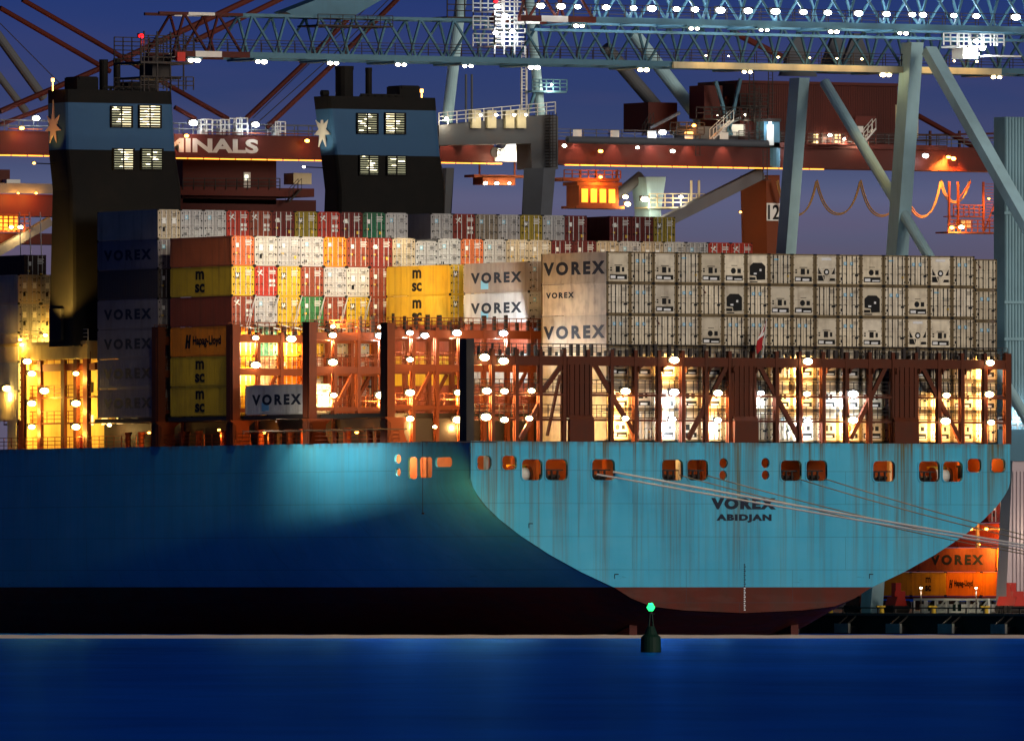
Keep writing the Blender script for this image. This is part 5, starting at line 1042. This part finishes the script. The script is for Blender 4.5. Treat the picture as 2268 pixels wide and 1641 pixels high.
# second red crane farther left: girder, pipe and lit cab
AQ = 190.0
rd2 = thing('red_crane', (80, AQ, QZ), 'farther red crane showing a low girder and bright orange lit cab beside the funnel', 'crane', 'quay cranes')
pbox('girder', -150, 150, 432, 476, AQ, 3, 'cred', rd2); pbox('pipe', -150, 150, 408, 425, AQ - 1, 1, 'slate', rd2); pbox('lower_deck', -150, 150, 518, 538, AQ + 2, 3, 'cred', rd2)
p = Pa(-60, 512, AQ - 1); q = Pa(70, 478, AQ - 1); mb = MB(); mb.box(p.x, q.x, AQ + .5, AQ + 2, p.z, p.z + .2)
for z in (0, .9): mb.rail((p.x, AQ - .6, p.z + z), (q.x, AQ - .6, p.z + z), .9, .6, .06, 2)
mb.build('cab_frame', 'oxide', rd2); MB().box(p.x, q.x - .5, AQ + 1.2, AQ + 1.3, p.z + .2, q.z).build('window', 'Lcab', rd2)
for px in (25, 45): lamp(rd2, Pa(px, 503, AQ - 1), 'Lw', .5, 500)
for px in (-20, 40, 80): lamp(rd2, Pa(px, 428, AQ - 1.6), 'Lo', .3, 500)
pbox('machinery_house', -60, 22, 376, 410, AQ + 2, 4, 'cred', rd2); pbox('equipment_cabinet', 15, 45, 398, 410, AQ + 1, 1, 'cwhite', rd2)
for p, q, r in (((0, 85), (97, 218), 10.5), ((0, 172), (58, 248), 8.5)): MB().tube(Pa(*p, AQ) + (Pa(*p, AQ) - Pa(*q, AQ)) * .8, Pa(*q, AQ), r * .047, 12).build('strut', 'grey', rd2)
MB().beam(Pa(-10, 560, AQ), Pa(110, 490, AQ), .9).build('brace', 'slate', rd2)
# wires that carry the hung container
for k, px in enumerate((46, 68, 92)):
    p = Pa(px, 573, 98); q = Pa(px - 3, 470, 98); MB().tube(p, q, .05, 6).build('hoist_wire', 'rod', hung)
# ================================================================ mooring lines, flag, buoy
END = Vector((QX + 1.2, -60, QZ + .7))
for i, (px, py, r, m, dx, lab) in enumerate(((1322, 1050, .09, 'wrope', 0, 'lower pale mooring line crossing the stern from the lone fifth square port'), (1358, 1045, .11, 'wrope', .6, 'upper pale mooring line crossing the stern from the lone fifth square port'), (1505, 1052, .055, 'rope', 1.2, 'tan mooring line from the first of the paired ports above the ship name'),
                                          (1566, 1053, .055, 'rope', 1.8, 'tan mooring line from the port just above the ship name'), (1774, 1062, .055, 'rope', 5.5, 'tan mooring line from the first square port past the round holes'), (1830, 1061, .055, 'rope', 6.3, 'highest tan mooring line, crossing the starboard part of the stern'))):
    P = Pa(px, py, -.05); Q = END + Vector((0, -dx, 0)); pts = []
    for k in range(25):
        t = k / 24; s = P.lerp(Q, t); s.z -= (1.6 if m == 'rope' else .35) * 4 * t * (1 - t); pts.append(s)
    o = MB().path(pts, r, 6).build('mooring_line', m); tag(o, lab, 'rope', 'mooring lines from the stern')
p = Pa(1681, 762, .2)
fl = thing('flag', (p.x, .1, 26), 'red and white ensign hanging limp from a staff at the stern rail', 'flag')
MB().tube((p.x + .2, -.1, 25.8), (p.x + .55, -.25, 29.4), .05, 6).build('staff', 'cwhite', fl)
mb = MB(); n = 9; vs = []
for k in range(n):
    t = k / (n - 1)
    for j in range(6):
        u = j / 5; vs.append((p.x + .5 - .45 * t - u * (.25 + .5 * math.sin(t * 2.6)), -.25 + .08 * math.sin(j * 2.2 + t * 3), 29.2 - 2.6 * t - .5 * u))
for k in range(n - 1):
    for j in range(5): mb.f.append((k * 6 + j, k * 6 + j + 1, (k + 1) * 6 + j + 1, (k + 1) * 6 + j)); mb.m.append(1 if k == 3 or j == 2 and k < 4 else 0)
mb.v = vs; mb.build('cloth', ['flagred', 'white'], fl, True)
# green lateral buoy in the fairway
bp = Pz(1441.5, 1444, 0.0); k = (bp - CAM).dot(FV) / F
bu = thing('navigation_buoy', bp, 'dark green navigation buoy with lit green lamp floating before the stern', 'buoy')
o = MB().tube(bp + UV * -.6, bp + UV * 1.05, 23 * k, 20, 0, 22 * k).tube(bp + UV * 1.05, bp + UV * 1.25, 22 * k, 20, 0, 15 * k).build('float', 'green', bu, False)
mb = MB(); z1 = (1444 - 1358) * k
mb.tube(bp + UV * 1.25, bp + UV * (1.25 + 18 * k), 15 * k, 14, 0, 8 * k)
for i in range(4):
    a = i * 1.571 + .4; d = Vector((math.cos(a), math.sin(a), 0)); mb.beam(bp + d * 9 * k + UV * 1.3, bp + d * 3 * k + UV * z1, .07)
mb.box(bp.x - .2, bp.x + .2, bp.y - .2, bp.y + .2, z1 - .04, z1); mb.build('tower', 'green', bu)
zl = (1444 - 1343) * k; MB().tube(bp + UV * z1, bp + UV * (zl - .2), .12, 10).build('lantern_base', 'dsteel', bu)
o = MB().tube(bp + UV * (zl - .3), bp + UV * (zl - .05), .14, 14, 0, .3).tube(bp + UV * (zl - .05), bp + UV * (zl + .25), .3, 14, 0, .12).build('lantern', 'Lg', bu, True)
ld = bpy.data.lights.new('buoy_light', 'POINT'); ld.energy = 60; ld.color = LC['Lg']; ld.shadow_soft_size = .2; lo = bpy.data.objects.new('buoy_light', ld); COL.objects.link(lo); lo.parent = o; lo.location = bp + UV * (zl + .5)
# overside lamp that washes the port quarter of the hull
for px, wt in ((560, 170), (605, 380), (650, 640), (695, 780), (740, 700), (785, 380), (830, 120)):
    p = Pb(px, 985, -3.2); lamp(ship, (-4.2, p.y, 18.9), 'Lp', .22, wt, aim=(0, p.y - 1, 12.8), spot=125, down=.1, name='unseen_overside_lamp', fwd=(1, 0, 0)).data.materials[1] = M['dsteel']; MB().beam((.3, p.y + .2, 19.1), (-4.2, p.y + .2, 19.1), .1).build('lamp_arm', 'dsteel', ship)
p = Pb(990, 985, -5); lamp(ship, (-7.5, p.y, 11.2), 'Lw', .22, 3000, aim=(9, p.y + 21, 7), spot=95, down=.1, name='unseen_overside_lamp').data.materials[1] = M['dsteel']; MB().beam((.3, p.y + .2, 17.75), (-7.5, p.y + .2, 17.75), .1).tube((-7.5, p.y + .1, 17.7), (-7.5, p.y + .1, 11.3), .025, 6).build('lamp_arm', 'dsteel', ship)  # lamp added out of sight to warm the stern's underside, lens left dark
# ================================================================ terminal seen past the starboard quarter
G7 = 'containers stacked on the quay'
def yard(px, py_bot, Y, L, cn, side, lab, H=2.6, mark='rows'):
    p = PY(px, py_bot, Y); return container((p.x, p.y - L / 2, p.z), C[cn], 'box', lab, G7, mark, side, H, L)
MSq = ('m\nsc', 1.2, 1.5, 'ink', 0, 0); HLq = ('Hapag-Lloyd', 3.9, .85, 'ink', 0, 0)
yl = [(1989, 'yellow', None, 'plain yellow short container at the hull end of the quay row'), (2064, 'yellow', MSq, 'yellow short container with m sc lettering in the quay row'), (2138, 'salmon', HLq, 'orange short container with Hapag-Lloyd lettering in the quay row'), (2212, 'salmon', None, 'plain orange short container third from the hull in the quay row'), (2286, 'orange', None, 'orange short container farthest from the hull in the quay row')]
YQ = 1560
def chain(px0, py_bot, Y, items, mark='panels'):
    # containers end to end along the ship direction, the farthest first
    p = PY(px0, py_bot, Y); y = p.y; z = p.z
    for L, cn, sd, lab in items:
        y -= L + .25; container((p.x, y, z), C[cn], 'box', lab, G7, mark, sd, 2.6, L)
chain(1962, 1319, YQ, [(6.9, 'yellow', None, 'plain yellow short container at the hull end of the quay row'), (7.0, 'yellow', MSq, 'yellow short container with m sc lettering in the quay row'), (7.2, 'orange', HLq, 'orange short container with Hapag-Lloyd lettering in the quay row'), (7.0, 'orange', None, 'plain orange short container third from the hull in the quay row'), (7, 'orange', None, 'orange short container farthest from the hull in the quay row')])
chain(1935, 1266, YQ + 3, [(11, 'brown', None, 'dark brown container without lettering in the upper quay row'), (16, 'brown', ('VOREX', 11.0, 1.1, 'navy', 0, 0), 'brown container with VOREX lettering in the upper quay row'), (9, 'orange', None, 'orange container next to the VOREX one in the upper quay row')])
chain(2000, 1212, YQ + 8, [(13, 'maroon', None, 'maroon container in the third tier over the brown lettered one'), (13, 'dred', None, 'dark red container in the third tier of the quay stack')])
chain(2060, 1158, YQ + 8, [(14, 'dred', None, 'dark red container topmost in the quay stack')])
for i in range(4):
    q = PY(1962, 1319, YQ); p = Vector((q.x, q.y - 3.6 - 7.25 * i, q.z)); o = thing('flatbed_trailer', (p.x, p.y, QZ), f'low trailer frame under the {ORD[i]} short container of the quay row', 'trailer', 'trailers under the quay row')
    MB().box(p.x - 1.2, p.x + 1.2, p.y - 3.3, p.y + 3.3, p.z - .35, p.z - .05).build('bed', 'dred', o)
    for yy in (-2.4, -1.3, 2.2):
        for s in (-1, 1): MB().tube((p.x + s * .7, p.y + yy, QZ + .5), (p.x + s * 1.15, p.y + yy, QZ + .5), .5, 12).build('wheel', 'rubber', o)
# white lattice gangway lying on the quay
gw = thing('gangway', (QX + 4, 10, QZ), 'white lattice gangway section lying along the quay before the yellow containers', 'gangway')
p = Pb(2025, 1357, QX + 5); q = Pb(2190, 1357, QX + 5); mb = MB(); y0, y1 = p.y, q.y; x = QX + 5; zt = Pb(2100, 1327, QX + 5).z
for xx in (x, x + 1.4):
    mb.beam((xx, y0, zt), (xx, y1, zt), .2); mb.beam((xx, y0, QZ + .12), (xx, y1, QZ + .12), .16); n = 7
    for k in range(n + 1): y = y0 + (y1 - y0) * k / n; mb.beam((xx, y, QZ), (xx, y, zt), .13)
    for k in (2, 5, 6): y = y0 + (y1 - y0) * k / n; yy = y0 + (y1 - y0) * (k + 1) / n; mb.beam((xx, y, QZ + .1), (xx, yy, zt), .12)
mb.build('lattice', 'cwhite', gw)
for k in range(9):
    y = y0 + (y1 - y0) * (k + .15) / 9; MB().box(x + .5, x + 1.1, y, y + (y1 - y0) / 9 * .75, QZ + .1, zt - .45).build('panel', 'green' if k % 3 == 1 else 'cwhite', gw)
# crane bogies, red hydrants and props by the hull
for i, (px, w_) in enumerate(((1900, 1.2), (1985, .9), (2240, 1.6))):
    p = Pb(px, 1357, QX + 4); o = thing('crane_bogie', p, ('dark red wheel bogie half hidden by the stern curve', 'red wheel bogie between hull and white gangway', 'red wheel bogie under the pale ribbed tower leg')[i], 'bogie', 'crane bogies on the quay')
    mb = MB(); y = p.y
    mb.prism([(p.x - .7, QZ + .7), (p.x + .7, QZ + .7), (p.x + .4, QZ + 1.6), (p.x - .4, QZ + 1.6)], y - w_, y + w_); mb.box(p.x - .3, p.x + .3, y - .4, y + .4, QZ + 1.6, QZ + 2.9); mb.box(p.x - .6, p.x + .6, y - w_ * .8, y - w_ * .3, QZ + 1.6, QZ + 2.1); mb.build('frame', 'bred' if i else 'dred', o)
    for k in range(4): yy = y - w_ + (k + .5) * w_ / 2; MB().tube((p.x - .9, yy, QZ + .38), (p.x + .9, yy, QZ + .38), .37, 14).build('wheel', 'dsteel', o)
mb = MB(); mb.rail((QX + .2, -30, QZ), (QX + .2, 60, QZ), .5, 3.2, .06, 1)
tag(mb.build('kerb_rail', 'dsteel'), 'low dark rail running along the quay edge', 'rail')
cw = [(2095, 1178, 'Lo'), (2150, 1171, 'Lo'), (2185, 1171, 'Lo'), (2215, 1171, 'Lo'), (2190, 1125, 'Lo')]
lt = thing('lamp_mast', tuple(PY(2165, 1357, 1545)), 'tall thin mast with a row of orange lamps above the quay stack', 'lamp mast')
p = PY(2165, 1357, 1545); q = PY(2165, 1120, 1545); MB().beam(p, q, .3).build('mast', 'dsteel', lt); a_, b_ = PY(2090, 1174, 1545), PY(2225, 1171, 1545); MB().beam(a_, b_, .15).build('cross_arm', 'dsteel', lt)
for px, py, k in cw: lamp(lt, PY(px, py, 1543), k, .4, 1500)
lamp(lt, PY(2170, 1205, 1538), 'Lo', .2, 2600, name='low_lamp')
bpy.context.view_layer.update()
ql = thing('added_quay_lamp', (QX + 1.6, 6, QZ), 'slim white lamp post added on the quay to light the lattice gangway', 'lamp post')  # posts and lamps added here to brighten the gangway
for y in (4, 14, 24):
    MB().tube((QX + .7, y, QZ), (QX + .7, y, QZ + 2.2), .05, 8).build('post', 'dsteel', ql); lamp(ql, (QX + .7, y, QZ + 2.4), 'Ln', .25, 260)
p = Pb(625, 880, -2.6); lamp(ship, (-3.2, p.y, 20.0), 'Ln', .2, 420, name='unseen_overside_lamp').data.materials[1] = M['dsteel']; MB().beam((.3, p.y + .2, 20.2), (-3.2, p.y + .2, 20.2), .08).build('lamp_arm', 'dsteel', ship)  # extra dark-lensed lamp added to brighten the lone grey container's side
p = Pa(737, 742, 29.9); lamp(LB['LB3'], p + UV * .8, 'Lw', .4, 9000, aim=(15.5, 38, 31.8), spot=100, down=-.7)
p = Pa(841, 743, 29.9); lamp(LB['LB3'], p + UV * .8, 'Ln', .4, 1500, aim=(15.5, 23, 31.8), spot=100, down=-.7)
bpy.context.view_layer.update()
